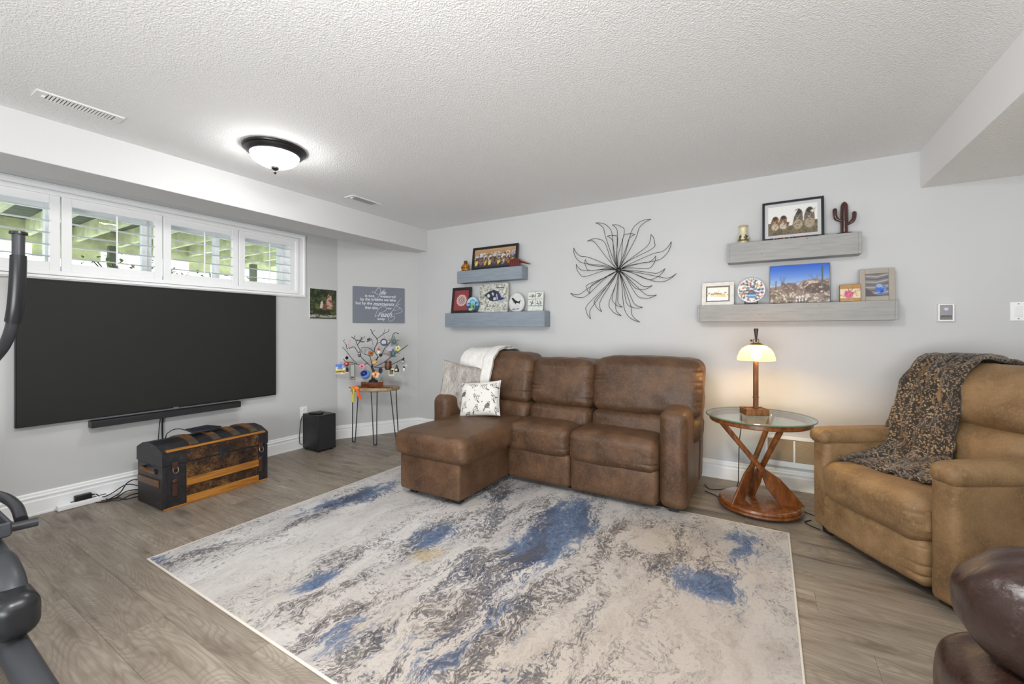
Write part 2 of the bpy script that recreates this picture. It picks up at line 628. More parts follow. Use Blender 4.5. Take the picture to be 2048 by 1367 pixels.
# ================================================================ window
win = MB()
OY0, OY1, OZ0, OZ1 = WY0 - 0.120, WY1 + 0.125, 1.540, 2.180
def ring_frame(mb, x0, x1, y0, y1, z0, z1, t, r=0.004):
    mb.rb2((x0, y0, z0), (x1, y1, z0 + t), r).rb2((x0, y0, z1 - t), (x1, y1, z1), r)
    mb.rb2((x0, y0, z0 + t), (x1, y0 + t, z1 - t), r).rb2((x0, y1 - t, z0 + t), (x1, y1, z1 - t), r)
win.rb2((XL, OY0, OZ0), (XL + 0.020, OY1, OZ0 + 0.062), 0.004).rb2((XL, OY0, OZ1 - 0.082), (XL + 0.020, OY1, OZ1), 0.004)
win.rb2((XL, OY0, OZ0 + 0.06), (XL + 0.020, WY0 + 0.002, OZ1 - 0.08), 0.004).rb2((XL, WY1 - 0.002, OZ0 + 0.06), (XL + 0.020, OY1, OZ1 - 0.08), 0.004)
ring_frame(win, XL + 0.018, XL + 0.030, OY0 + 0.010, OY1 - 0.010, OZ0 + 0.008, OZ1 - 0.010, 0.020)
ring_frame(win, XL + 0.018, XL + 0.038, WY0 - 0.038, WY1 + 0.038, WZ0 - 0.030, WZ1 + 0.030, 0.030)
w1 = win.build('window_1', TRIM, smooth=False)
struct(w1, 'wide white framed basement window with shutters')
jb = MB()
for a, b in (((XL - 0.28, WY0, WZ0), (XL, WY1, WZ0 + 0.012)), ((XL - 0.28, WY0, WZ1 - 0.012), (XL, WY1, WZ1)), ((XL - 0.28, WY0, WZ0 + 0.012), (XL, WY0 + 0.012, WZ1 - 0.012)), ((XL - 0.28, WY1 - 0.012, WZ0 + 0.012), (XL, WY1, WZ1 - 0.012))):
    jb.box2(a, b)
jb.build('jamb', TRIM, w1, smooth=False)
def glass_mat():
    m, nt, b = nmat('window_glass')
    nt.nodes.remove(b)
    out = nt.nodes['Material Output']
    tr = nd(nt, 'BsdfTransparent', {'Color': (0.93, 0.97, 0.95, 1)})
    gl = nd(nt, 'BsdfGlossy', {'Color': (1, 1, 1, 1), 'Roughness': 0.02})
    gb = nt.nodes.new('ShaderNodeNewGeometry')
    fr = nd(nt, 'Fresnel', {'IOR': mth(nt, 'SUBTRACT', 1.45, mth(nt, 'MULTIPLY', gb.outputs['Backfacing'], 1.45 - 1 / 1.45))})
    mx = nd(nt, 'MixShader', {0: fr.outputs[0], 1: tr.outputs[0], 2: gl.outputs[0]})
    lk(nt, mx.outputs[0], out.inputs[0])
    return m
GLASS = glass_mat()
ymid = (WY0 + WY1) / 2
xs = XL - 0.20
for (a, b, dx) in ((WY0 + 0.012, WY0 + 0.60, 0.0), (WY0 + 0.56, ymid, 0.03), (ymid, WY1 - 0.60, 0.0), (WY1 - 0.64, WY1 - 0.012, 0.03)):
    s = MB()
    ring_frame(s, xs + dx - 0.02, xs + dx + 0.02, a, b, WZ0 + 0.012, WZ1 - 0.012, 0.038)
    so = s.build('sash', TRIM, w1, smooth=False)
    MB().box2((xs + dx - 0.003, a + 0.036, WZ0 + 0.05), (xs + dx + 0.003, b - 0.036, WZ1 - 0.05)).build('pane', GLASS, so, smooth=False)

# shutters: each panel a thing with stiles, rails, louvers and a tilt rod
def shutter(y0, y1, label):
    t = thing('shutter_panel', label, 'shutter', (XL + 0.012, (y0 + y1) / 2, WZ0 - 0.0), 0, 'plantation shutter panels of the window')
    w = (y1 - y0) - 0.004
    st, rl, hh = 0.050, 0.056, WZ1 - WZ0
    for s in (-1, 1):
        MB().rb((0, s * (w / 2 - st / 2), hh / 2), (0.028, st, hh), 0.003).build('stile', SHUT, t, smooth=False)
    for z in (rl / 2, hh - rl / 2):
        MB().rb((0, 0, z), (0.027, w - 2 * st, rl), 0.003).build('rail', SHUT, t, smooth=False)
    n = 5
    zs = [rl + (hh - 2 * rl) * (i + 0.5) / n for i in range(n)]
    lv = None
    for i, z in enumerate(zs):
        if lv is None:
            prof = [(0.032 * math.cos(a), 0.0042 * math.sin(a)) for a in [2 * math.pi * q / 12 for q in range(12)]]
            o = MB().prism(prof, -(w / 2 - st) + 0.001, w / 2 - st - 0.001, 'xz').build('louver', SHUT, t, loc=(0, 0, z), angle=60)
            lv = o.data
        else:
            o = bpy.data.objects.new('louver', lv); COL.objects.link(o); o.parent = t; o.location = (0, 0, z)
        o.rotation_euler = (0, R(2.0), 0)
    MB().rb((0.036, 0, hh / 2), (0.008, 0.010, hh - 2 * rl - 0.03), 0.002).build('tilt_rod', SHUT, t, smooth=False)
    return t
shutter(0.328, 0.884, 'leftmost white shutter panel above the television, partly out of frame')
shutter(0.887, 1.445, 'white shutter panel second from the left above the television')
shutter(1.450, 2.003, 'third white shutter panel from the left above the television')
shutter(2.008, 2.533, 'rightmost white shutter panel, narrowest seen, nearest the corner')
MB().rb2((XL - 0.002, WY0 - 0.002, WZ0), (XL + 0.034, 0.324, WZ1), 0.003).build('shutter_post', SHUT, w1, smooth=False)

# ================================================================ outside the window
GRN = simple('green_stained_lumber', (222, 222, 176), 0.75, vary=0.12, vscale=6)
DKB = simple('dark_deck_board', (96, 100, 80), 0.8, vary=0.15, vscale=5)  # dark green-brown wood of the deck boards and posts
GRAV = simple('pale_ground', (225, 226, 228), 0.9, vary=0.05, vscale=3)
struct(MB().box2((-16, -8, 1.30), (XL - 0.29, 14, 1.42)).build('ground', GRAV, smooth=False), 'pale ground outside the window')
deck = thing('garden_deck', 'raised garden deck of green stained lumber seen through the shutters', 'deck', (-6.0, 1.5, 1.42))
for i in range(12):
    yy = -1.8 + i * 0.42
    MB().rb((0, yy, 1.02), (3.3, 0.045, 0.19), 0.004).build('joist', GRN, deck, smooth=False)
for i in range(22):
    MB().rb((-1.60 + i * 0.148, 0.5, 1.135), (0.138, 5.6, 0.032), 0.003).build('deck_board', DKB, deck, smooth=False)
MB().rb((-1.68, 0.5, 0.98), (0.05, 5.6, 0.28), 0.004).build('rim_joist', GRN, deck, smooth=False)
for i in range(15):
    if i % 5 not in (1, 2): continue
    MB().rb((-1.74, -1.9 + i * 0.33, 0.83), (0.03, 0.30, 0.26), 0.004).build('skirt_board', GRN, deck, smooth=False)
for yy in (-1.2, 0.6, 2.4):
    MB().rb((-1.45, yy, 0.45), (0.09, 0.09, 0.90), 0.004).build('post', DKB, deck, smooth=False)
LEAF = simple('shrub_leaf', (120, 140, 60), 0.6, vary=0.25, vscale=20)
BARK = M('shrub_bark', (70, 55, 40), 0.8)
def shrub(loc, label, n, hgt, seed):
    rr = random.Random(seed)
    t = thing('shrub', label, 'shrub', loc)
    for s in range(5):
        a = rr.uniform(0, 6.28)
        p = [(0, 0, 0), (0.10 * math.cos(a), 0.14 * math.sin(a), hgt * 0.5), (0.22 * math.cos(a), 0.32 * math.sin(a), hgt)]
        MB().tube(spline(p, 4), 0.006, 5).build('stem', BARK, t)
    mb = MB()
    for i in range(n):
        a = rr.uniform(0, 6.28); q = rr.random() ** 0.6
        c = Vector((0.22 * q * math.cos(a), 0.36 * q * math.sin(a), hgt * rr.uniform(0.45, 1.08)))
        mt = Matrix.Translation(c) @ Matrix.Rotation(rr.uniform(0, 6.28), 4, 'Z') @ Matrix.Rotation(rr.uniform(-0.9, 0.9), 4, 'X')
        l = rr.uniform(0.035, 0.06)
        mb.add([(0, 0, 0), (l * 0.3, l * 0.5, 0.004), (0, l, 0), (-l * 0.3, l * 0.5, 0.004), (0, l * 0.5, -0.004)], [(0, 1, 4), (1, 2, 4), (2, 3, 4), (3, 0, 4)], mt)
    fo = mb.build('foliage', LEAF, t, smooth=False, fix=False)
    fo['kind'] = 'stuff'
shrub((-5.0, 1.55, 1.42), 'small leafy shrub behind the second shutter panel', 120, 0.40, 3)
shrub((-5.1, 2.25, 1.42), 'small leafy shrub behind the third shutter panel', 90, 0.36, 5)

# ================================================================ ceiling light and vents
BRZ = simple('dark_bronze', (62, 60, 62), 0.32, 0.75)
def dome_mat(k=1.0):
    m, nt, b = nmat('lit_glass_bowl')
    b.inputs['Base Color'].default_value = (0.9, 0.9, 0.9, 1)
    b.inputs['Emission Color'].default_value = (1.0, 0.995, 0.985, 1)
    b.inputs['Emission Strength'].default_value = DOME_POWER * k
    b.inputs['Roughness'].default_value = 0.3
    return m
DOME = dome_mat()
DOME_NEAR = dome_mat(4.6)      # the brighter fixture over the middle of the room
def ceiling_light(loc, label, dome=None):
    t = thing('ceiling_light', label, 'ceiling light', loc, 0, 'flush ceiling lights')
    MB().lathe([(0.0, 0.0), (0.186, 0.0), (0.190, -0.006), (0.186, -0.014), (0.176, -0.018), (0.176, -0.022), (0.168, -0.034), (0.156, -0.044), (0.146, -0.046), (0.146, -0.03), (0.0, -0.03)], 40).build('canopy_ring', BRZ, t, angle=30)
    pr = [(0.145, -0.040)] + [(0.145 * math.cos(a), -0.040 - 0.082 * math.sin(a)) for a in [math.pi / 2 * i / 7 for i in range(1, 7)]] + [(0.0, -0.122)]
    MB().lathe(pr, 28).build('glass_bowl', dome or DOME, t, angle=80)
    MB().lathe([(0.0, -0.118), (0.026, -0.120), (0.024, -0.130), (0.012, -0.139), (0.005, -0.143), (0.005, -0.149), (0.010, -0.153), (0.009, -0.158), (0.004, -0.166), (0.0, -0.168)], 16).build('finial', BRZ, t, angle=40)
    return t
ceiling_light((-2.79, 1.60, ZC), 'round flush ceiling light with dark bronze rim and glowing bowl')
ceiling_light((-0.75, 0.45, ZC), 'round flush ceiling light overhead near the camera, out of frame', DOME_NEAR)
ceiling_light((-2.79, -1.50, ZC), 'round flush ceiling light behind the camera at the left, out of frame')
ceiling_light((1.75, 0.60, 2.153), 'round flush ceiling light under the dropped bulkhead, out of frame')

VENTM = simple('vent_enamel', (226, 226, 224), 0.4)
VENTD = M('vent_dark', (70, 70, 72), 0.7)
def ceiling_vent(cx, y0, y1, w, label, tilt):
    t = thing('ceiling_vent', label, 'vent', (cx, (y0 + y1) / 2, ZC), 0, 'ceiling air registers')
    l = y1 - y0
    fr = MB()
    fr.rb((-w / 2 + 0.008, 0, -0.004), (0.016, l, 0.008), 0.002).rb((w / 2 - 0.008, 0, -0.004), (0.016, l, 0.008), 0.002)
    fr.rb((0, -l / 2 + 0.022, -0.004), (w - 0.03, 0.044, 0.008), 0.002).rb((0, l / 2 - 0.018, -0.004), (w - 0.03, 0.036, 0.008), 0.002)
    fr.build('frame', VENTM, t, smooth=False)
    MB().box((0, 0, -0.0015), (w - 0.03, l - 0.07, 0.002)).build('duct_opening', VENTD, t, smooth=False)
    n = 19
    me = None
    for i in range(n):
        yy = -l / 2 + 0.052 + (l - 0.10) * i / (n - 1)
        if me is None:
            o = MB().box((0, 0, 0), (w - 0.03, 0.0085, 0.0015)).build('slat', VENTM, t, smooth=False); me = o.data
        else:
            o = bpy.data.objects.new('slat', me); COL.objects.link(o); o.parent = t
        o.location = (0, yy, -0.0065); o.rotation_euler = (R(tilt), 0, 0)
    MB().rb((0, -l / 2 + 0.032, -0.012), (0.022, 0.012, 0.010), 0.002).build('damper_lever', VENTM, t, smooth=False)
ceiling_vent(-3.155, 0.590, 0.930, 0.105, 'white ceiling air register near the left edge of the ceiling', -22)
ceiling_vent(-3.190, 2.490, 2.815, 0.120, 'white ceiling air register near the corner, beyond the ceiling light', 30)

# ================================================================ television wall
SCREEN = M('tv_screen', (40, 41, 40), 0.5, spec=0.25)
BEZ = M('tv_bezel', (38, 38, 40), 0.35, 0.6)
PLAST = simple('black_plastic', (26, 26, 28), 0.45, bmp=0.05, bscale=200)
tv = thing('television', 'large black flat television mounted on the left wall', 'television', (XL, 1.505, 0.585))
TW, TH = 1.652, 0.948
MB().rb((0.030, 0, TH / 2), (0.030, TW, TH), 0.003).build('back_shell', PLAST, tv, smooth=False)
MB().box((0.0455, 0, TH / 2 + 0.004), (0.002, TW - 0.010, TH - 0.018)).build('screen', SCREEN, tv, smooth=False)
bz = MB()
ring_frame(bz, 0.044, 0.048, -TW / 2, TW / 2, 0.0, TH, 0.0055, 0.001)
bz.build('bezel', BEZ, tv, smooth=False)
MB().rb((0.011, 0, TH / 2), (0.014, 0.5, 0.4), 0.002).build('wall_bracket', PLAST, tv, smooth=False)
MB().rb((0.047, 0.02, 0.004), (0.006, 0.035, 0.006), 0.0015).build('logo_badge', M('silver', (190, 190, 192), 0.3, 0.9), tv, smooth=False)

SBF = simple('soundbar_mesh', (34, 34, 36), 0.7, bmp=0.3, bscale=500)
sb = thing('soundbar', 'long slim black soundbar below the television', 'soundbar', (XL + 0.012, 1.505, 0.524))
MB().rb((0.045, 0, 0.024), (0.070, 0.965, 0.048), 0.005, 2).build('body', PLAST, sb)
MB().rb((0.0815, 0, 0.022), (0.004, 0.957, 0.038), 0.0015).build('front_grille', SBF, sb, smooth=False)
for s in (-0.35, 0.35):
    MB().rb((0.004, s, 0.020), (0.032, 0.05, 0.03), 0.002).build('wall_mount', PLAST, sb, smooth=False)
for s in (-1, 1):
    MB().rb((0.045, s * 0.4835, 0.024), (0.072, 0.004, 0.049), 0.002).build('end_cap', BEZ, sb, smooth=False)

CABLE = M('black_cable', (20, 20, 20), 0.5)
cb = MB().tube(spline([(XL + 0.03, 1.445, 0.53), (XL + 0.02, 1.445, 0.45), (XL + 0.022, 1.448, 0.3), (XL + 0.05, 1.45, 0.12), (XL + 0.06, 1.40, 0.012)], 6), 0.006, 6).tube(spline([(XL + 0.03, 1.43, 0.53), (XL + 0.016, 1.425, 0.42), (XL + 0.018, 1.42, 0.3), (XL + 0.05, 1.42, 0.1), (XL + 0.07, 1.30, 0.010)], 6), 0.003, 6)
tag(cb.build('extension_cord', CABLE), 'black cables hanging from the soundbar behind the trunk', 'cable')

# ---------------------------------------------------------------- antique trunk
def tin_mat():
    m, nt, b = nmat('embossed_tin')
    co = coords(nt)
    a = nd(nt, 'TexVoronoi', {'Vector': co, 'Scale': 75.0}).outputs['Distance']
    n = ntex(nt, co, 9, 6, 0.7)
    c = ramp(nt, n, [(0.34, (34, 30, 30)), (0.46, (78, 54, 38)), (0.58, (124, 88, 50)), (0.74, (160, 124, 78))])
    c = mixc(nt, ramp(nt, a, [(0.15, g(0.0)), (0.65, g(0.6))]), c, L4((20, 18, 20)))
    lk(nt, c, b.inputs['Base Color'])
    b.inputs['Roughness'].default_value = 0.45
    b.inputs['Metallic'].default_value = 0.25
    bump(nt, b, a, 0.5, 0.004)
    return m
TIN = tin_mat()
def trunk_black():
    m, nt, b = nmat('worn_black_tin')
    co = coords(nt)
    n = ntex(nt, co, 14, 7, 0.7)
    lk(nt, ramp(nt, n, [(0.40, (28, 28, 32)), (0.62, (44, 43, 46)), (0.70, (96, 74, 52)), (0.8, (120, 96, 70))]), b.inputs['Base Color'])
    b.inputs['Roughness'].default_value = 0.42
    bump(nt, b, n, 0.2, 0.003)
    return m
TBLK = trunk_black()
def wood_mat(name, c0, c1, c2, ax=(1, 14, 14), scale=3.0, rough=0.4, coat=0.0):
    m, nt, b = nmat(name)
    co = coords(nt, ax)
    n = ntex(nt, co, scale, 6, 0.6, 0.6)
    lk(nt, ramp(nt, n, [(0.3, c0), (0.5, c1), (0.72, c2)]), b.inputs['Base Color'])
    b.inputs['Roughness'].default_value = rough
    b.inputs['Coat Weight'].default_value = coat
    bump(nt, b, n, 0.12, 0.002)
    return m
SLAT = wood_mat('trunk_slat_wood', (122, 76, 30), (168, 110, 44), (190, 132, 62), (14, 1.2, 14))
SLATL = wood_mat('trunk_lid_slat_wood', (78, 52, 32), (112, 76, 42), (140, 100, 58), (2, 14, 14))
STRAP = M('brass_strap', (110, 100, 86), 0.4, 0.7)
tr = thing('trunk', 'antique black tin trunk with wooden slats and domed lid', 'trunk', (-3.64, 1.567, 0.0), R(2.2))
LX, LY, LZ = 0.185, 0.352, 0.292        # half depth, half length, seam height
MB().rb2((-LX, -LY, 0.004), (LX, LY, LZ), 0.006).build('body', TBLK, tr, smooth=False)
MB().rb2((LX - 0.002, -LY + 0.135, 0.014), (LX + 0.003, LY - 0.075, LZ - 0.006), 0.001).build('tin_panel', TIN, tr, smooth=False)
LP = [(-LX - 0.003, LZ + 0.002), (LX + 0.003, LZ + 0.002), (LX + 0.003, 0.385), (LX - 0.02, 0.397), (0.10, 0.424), (0.0, 0.436), (-0.10, 0.424), (-LX + 0.02, 0.397), (-LX - 0.003, 0.385)]
lid = MB().prism(LP, -LY - 0.004, LY + 0.004, 'xz').build('lid', TBLK, tr, smooth=False)
MB().rb2((LX + 0.001, -LY + 0.135, LZ + 0.006), (LX + 0.006, LY - 0.075, 0.378), 0.001).build('lid_tin_panel', TIN, lid, smooth=False)
MB().rb2((LX - 0.030, -LY + 0.02, 0.384), (LX + 0.007, LY - 0.02, 0.397), 0.003).build('edge_strip', SLAT, lid, smooth=False)
def arch(x): return 0.397 + (0.436 - 0.397) * (1 - (x / (LX - 0.02)) ** 2) + 0.002
for yy in (-0.155, -0.01, 0.13, 0.262):
    mb = MB()
    xs_ = [-0.16 + 0.32 * i / 10 for i in range(11)]
    pr = [(x, arch(x) + 0.006) for x in xs_] + [(x, arch(x) - 0.004) for x in reversed(xs_)]
    mb.prism(pr, yy - 0.026, yy + 0.026, 'xz')
    so = mb.build('lid_slat', SLATL, lid, angle=30)
    for s in (-1, 1):
        xs2 = [s * (0.10 + 0.068 * i / 4) for i in range(5)]
        pr = [(x, arch(x) + 0.009) for x in xs2] + [(x, arch(x) + 0.004) for x in reversed(xs2)]
        MB().prism(pr, yy - 0.024, yy + 0.024, 'xz').build('metal_cap', STRAP, so, smooth=False)
for z0, z1 in ((0.012, 0.060), (0.130, 0.182)):
    MB().rb2((LX + 0.002, -LY + 0.135, z0), (LX + 0.014, LY - 0.075, z1), 0.003).build('front_slat', SLAT, tr, smooth=False)
MB().rb2((LX - 0.006, -LY + 0.002, 0.0), (LX + 0.010, LY - 0.002, 0.012), 0.003).build('bottom_strip', SLAT, tr, smooth=False)
MB().rb2((-LX + 0.02, -LY - 0.008, 0.150), (LX - 0.05, -LY + 0.002, 0.196), 0.003).build('end_slat', wood_mat('trunk_end_slat_wood', (84, 58, 40), (112, 78, 52), (128, 92, 64), (3, 14, 14)), tr, smooth=False)
MB().tube(spline([(-0.10, -LY, 0.252), (-0.07, -LY - 0.022, 0.262), (0.0, -LY - 0.03, 0.262), (0.06, -LY - 0.022, 0.250), (0.085, -LY, 0.240)], 5), 0.011, 8, flat=0.7).build('leather_handle', M('trunk_leather', (112, 74, 44), 0.6), tr)
for s in (-1, 1):
    MB().rb((s * 0.09, -LY - 0.004, 0.248), (0.03, 0.008, 0.03), 0.002).build('handle_bracket', TBLK, tr, smooth=False)
RUST = M('rusty_iron', (78, 52, 42), 0.6, 0.4)
for yy in (-0.285, 0.295):
    la = MB().rb((LX + 0.006, yy, 0.285), (0.012, 0.034, 0.050), 0.004).build('latch', RUST, tr, smooth=False)
    MB().tube(spline([(LX + 0.013, yy - 0.014, 0.275), (LX + 0.020, yy - 0.014, 0.250), (LX + 0.020, yy, 0.238), (LX + 0.020, yy + 0.014, 0.250), (LX + 0.013, yy + 0.014, 0.275)], 4), 0.003, 6).build('latch_ring', M('iron_ring', (150, 140, 125), 0.4, 0.8), la)
    MB().rb((LX + 0.004, yy, 0.130), (0.010, 0.030, 0.100), 0.004).build('guard_plate', RUST, tr, smooth=False)
    MB().sph((LX + 0.008, yy, 0.182), (0.008, 0.018, 0.018), 12, 8).build('stud', RUST, tr)
lockp = MB().rb((LX + 0.006, 0.03, 0.298), (0.010, 0.07, 0.085), 0.004).build('lock_plate', TBLK, tr, smooth=False)
MB().lathe([(0, 0.006), (0.010, 0.006), (0.010, 0), (0, 0)], 12, mtx=Matrix.Translation((LX + 0.010, 0.03, 0.29)) @ Matrix.Rotation(R(90), 4, 'Y')).build('keyhole_boss', RUST, lockp)
for yy in (-LY + 0.012, LY - 0.012):
    MB().rb((LX + 0.002, yy, 0.15), (0.008, 0.022, 0.28), 0.002).build('corner_binding', TBLK, tr, smooth=False)

rt = thing('router', 'thin dark blue grey router lying on the trunk lid', 'router', (-3.66, 1.545, 0.449), R(8))
MB().prism([(-0.085, -0.07), (0.06, -0.105), (0.085, 0.0), (0.06, 0.105), (-0.085, 0.085)], 0.006, 0.016, 'xy').build('shell', simple('router_shell', (44, 46, 58), 0.4), rt, angle=20)
for q in ((-0.06, -0.05), (0.045, -0.07), (0.045, 0.07), (-0.06, 0.06)):
    MB().lathe([(0, 0.0), (0.008, 0.0), (0.008, 0.008), (0, 0.008)], 8, c=(q[0], q[1], -0.001)).build('foot', BLACKM, rt)
for i in range(4):
    MB().rb((0.02, -0.03 + i * 0.02, 0.0165), (0.05, 0.003, 0.001), 0.0004).build('vent_slot', BLACKM, rt, smooth=False)
tag(MB().tube(spline([(-3.70, 1.46, 0.460), (-3.74, 1.42, 0.475), (-3.79, 1.39, 0.455), (-3.835, 1.38, 0.40), (-3.845, 1.39, 0.2), (-3.87, 1.40, 0.012)], 6), 0.0032, 6).build('extension_cord', CABLE), 'thin black cable curling from the router over the trunk back', 'cable')

# ---------------------------------------------------------------- power bar and cords
pb = thing('power_bar', 'white power bar on the floor along the left baseboard', 'power bar', (-4.045, 1.01, 0.0))
MB().rb((0, 0, 0.019), (0.052, 0.30, 0.036), 0.005, 2).build('housing', TRIM, pb)
for i in range(4):
    MB().rb((0.0, -0.07 + i * 0.05, 0.0378), (0.022, 0.030, 0.0014), 0.0005).build('socket', VENTD, pb, smooth=False)
ad = thing('power_adapter', 'black rectangular power adapter plugged into the white power bar', 'adapter', (-4.040, 0.985, 0.038))
MB().rb((0, 0, 0.019), (0.036, 0.085, 0.036), 0.004, 2).build('case', PLAST, ad)
MB().tube([(0, 0.042, 0.018), (0, 0.062, 0.018)], [0.007, 0.004], 8).build('strain_relief', PLAST, ad)
for i, pts in enumerate([
    [(-4.04, 1.05, 0.056), (-4.02, 1.08, 0.03), (-3.98, 1.12, 0.05), (-3.93, 1.18, 0.10), (-3.90, 1.24, 0.08), (-3.88, 1.33, 0.01)],
    [(-4.02, 1.10, 0.010), (-3.97, 1.10, 0.012), (-3.92, 1.13, 0.03), (-3.90, 1.17, 0.06), (-3.91, 1.24, 0.05), (-3.89, 1.34, 0.008)],
    [(-4.00, 1.04, 0.008), (-3.96, 1.07, 0.008), (-3.93, 1.12, 0.012), (-3.87, 1.13, 0.02), (-3.86, 1.20, 0.04), (-3.90, 1.30, 0.008)],
    [(-3.98, 1.09, 0.008), (-3.94, 1.15, 0.05), (-3.90, 1.18, 0.12), (-3.88, 1.23, 0.13), (-3.885, 1.32, 0.05)],
    [(-4.01, 1.07, 0.006), (-3.97, 1.15, 0.008), (-3.91, 1.16, 0.008), (-3.88, 1.19, 0.010), (-3.88, 1.30, 0.010)]]):
    tag(MB().tube(spline(pts, 7), 0.0036, 6).build('extension_cord', CABLE), ['black cord rising in a low loop from the black adapter', 'black cord in the middle of the tangle by the trunk', 'black cord lying nearest the camera in the floor tangle', 'black cord making the highest loop of the tangle by the trunk', 'black cord lying flat on the floor along the power bar'][i], 'cord', 'tangled black cords beside the trunk')

# ---------------------------------------------------------------- outlet, subwoofer
ou = thing('wall_outlet', 'white wall outlet above the black subwoofer', 'outlet', (XL, 2.645, 0.30))
MB().rb((0.003, 0, 0.06), (0.006, 0.075, 0.118), 0.002).build('plate', TRIM, ou, smooth=False)
for z in (0.032, 0.088):
    MB().lathe([(0, 0.004), (0.018, 0.004), (0.018, 0), (0, 0)], 16, mtx=Matrix.Translation((0.005, 0, z)) @ Matrix.Rotation(R(90), 4, 'Y')).build('receptacle', SHUT, ou)
MB().rb((0.022, 0.012, 0.034), (0.030, 0.032, 0.024), 0.003).build('plug', PLAST, ou, smooth=False)
SUBM = simple('subwoofer_vinyl', (22, 23, 26), 0.4, bmp=0.12, bscale=300)
sw = thing('subwoofer', 'black box subwoofer standing on the floor by the corner', 'speaker', (-3.912, 2.697, 0.0), R(-2))
MB().rb((0, 0, 0.187), (0.265, 0.196, 0.346), 0.004, 2).build('cabinet', SUBM, sw)
MB().rb((0.134, 0, 0.187), (0.006, 0.180, 0.330), 0.002).build('front_cloth', SBF, sw, smooth=False)
for a in (-0.10, 0.10):
    for b in (-0.07, 0.07):
        MB().lathe([(0, 0), (0.014, 0), (0.016, 0.015), (0, 0.015)], 10, c=(a, b, 0)).build('foot', BLACKM, sw)
rm = thing('remote_receiver', 'flat black wireless box lying on the subwoofer', 'device', (-3.91, 2.66, 0.3605), R(25))
MB().rb((0, 0, 0.009), (0.13, 0.062, 0.014), 0.004, 2).build('case', PLAST, rm)
MB().rb((0.0, 0.0, 0.001), (0.11, 0.045, 0.003), 0.001).build('foot_pad', BLACKM, rm, smooth=False)
tag(MB().tube(spline([(-4.055, 2.655, 0.335), (-4.058, 2.60, 0.32), (-4.062, 2.578, 0.15), (-4.058, 2.575, 0.10), (-4.060, 2.582, 0.06), (-4.035, 2.59, 0.05)], 5), 0.0035, 6).build('extension_cord', CABLE), 'black cord from the wall outlet to the subwoofer', 'cord')

# ================================================================ corner: hairpin table, wire tree, ornaments
RTX, RTY = math.cos(YAW), math.sin(YAW)
TC = Vector((-3.655, 3.185, 0))
SLABW = wood_mat('live_edge_slab', (128, 104, 78), (168, 142, 108), (190, 168, 134), (3, 9, 9), 4.0, 0.5)
ht = thing('hairpin_table', 'live edge wood slab table on black hairpin legs in the corner', 'table', TC, YAW)
pts = []
for i in range(28):
    a = 2 * math.pi * i / 28
    rr_ = 1 + 0.05 * math.sin(3 * a + 1) + 0.03 * math.sin(7 * a)
    pts.append((0.245 * rr_ * math.copysign(abs(math.cos(a)) ** 0.7, math.cos(a)), 0.150 * rr_ * math.copysign(abs(math.sin(a)) ** 0.7, math.sin(a))))
n_ = len(pts)
vs = [(x * k, y * k, z) for (z, k) in ((0.556, 0.94), (0.562, 0.99), (0.588, 1.0), (0.594, 0.97)) for x, y in pts]
fs = [tuple(reversed(range(n_))), tuple(range(3 * n_, 4 * n_))] + [(l * n_ + i, l * n_ + (i + 1) % n_, (l + 1) * n_ + (i + 1) % n_, (l + 1) * n_ + i) for l in range(3) for i in range(n_)]
MB().add(vs, fs).build('slab_top', SLABW, ht, angle=50)
for (lx, ly, bx, by) in ((-0.19, -0.05, -0.215, -0.03), (0.03, -0.11, 0.055, -0.155), (0.19, 0.04, 0.225, 0.06)):
    dx = 0.032
    MB().tube(spline([(lx - dx, ly, 0.556), (lx - dx * 0.7 + (bx - lx) * 0.5, (ly + by) / 2, 0.28), (bx - 0.016, by, 0.03), (bx - 0.010, by, 0.006), (bx + 0.010, by, 0.006), (bx + 0.016, by, 0.03), (lx + dx * 0.7 + (bx - lx) * 0.5, (ly + by) / 2, 0.28), (lx + dx, ly, 0.556)], 6), 0.0052, 8).build('hairpin_leg', BLACKM, ht)
    MB().rb((lx, ly, 0.5535), (0.10, 0.04, 0.004), 0.001).build('leg_plate', BLACKM, ht, smooth=False)

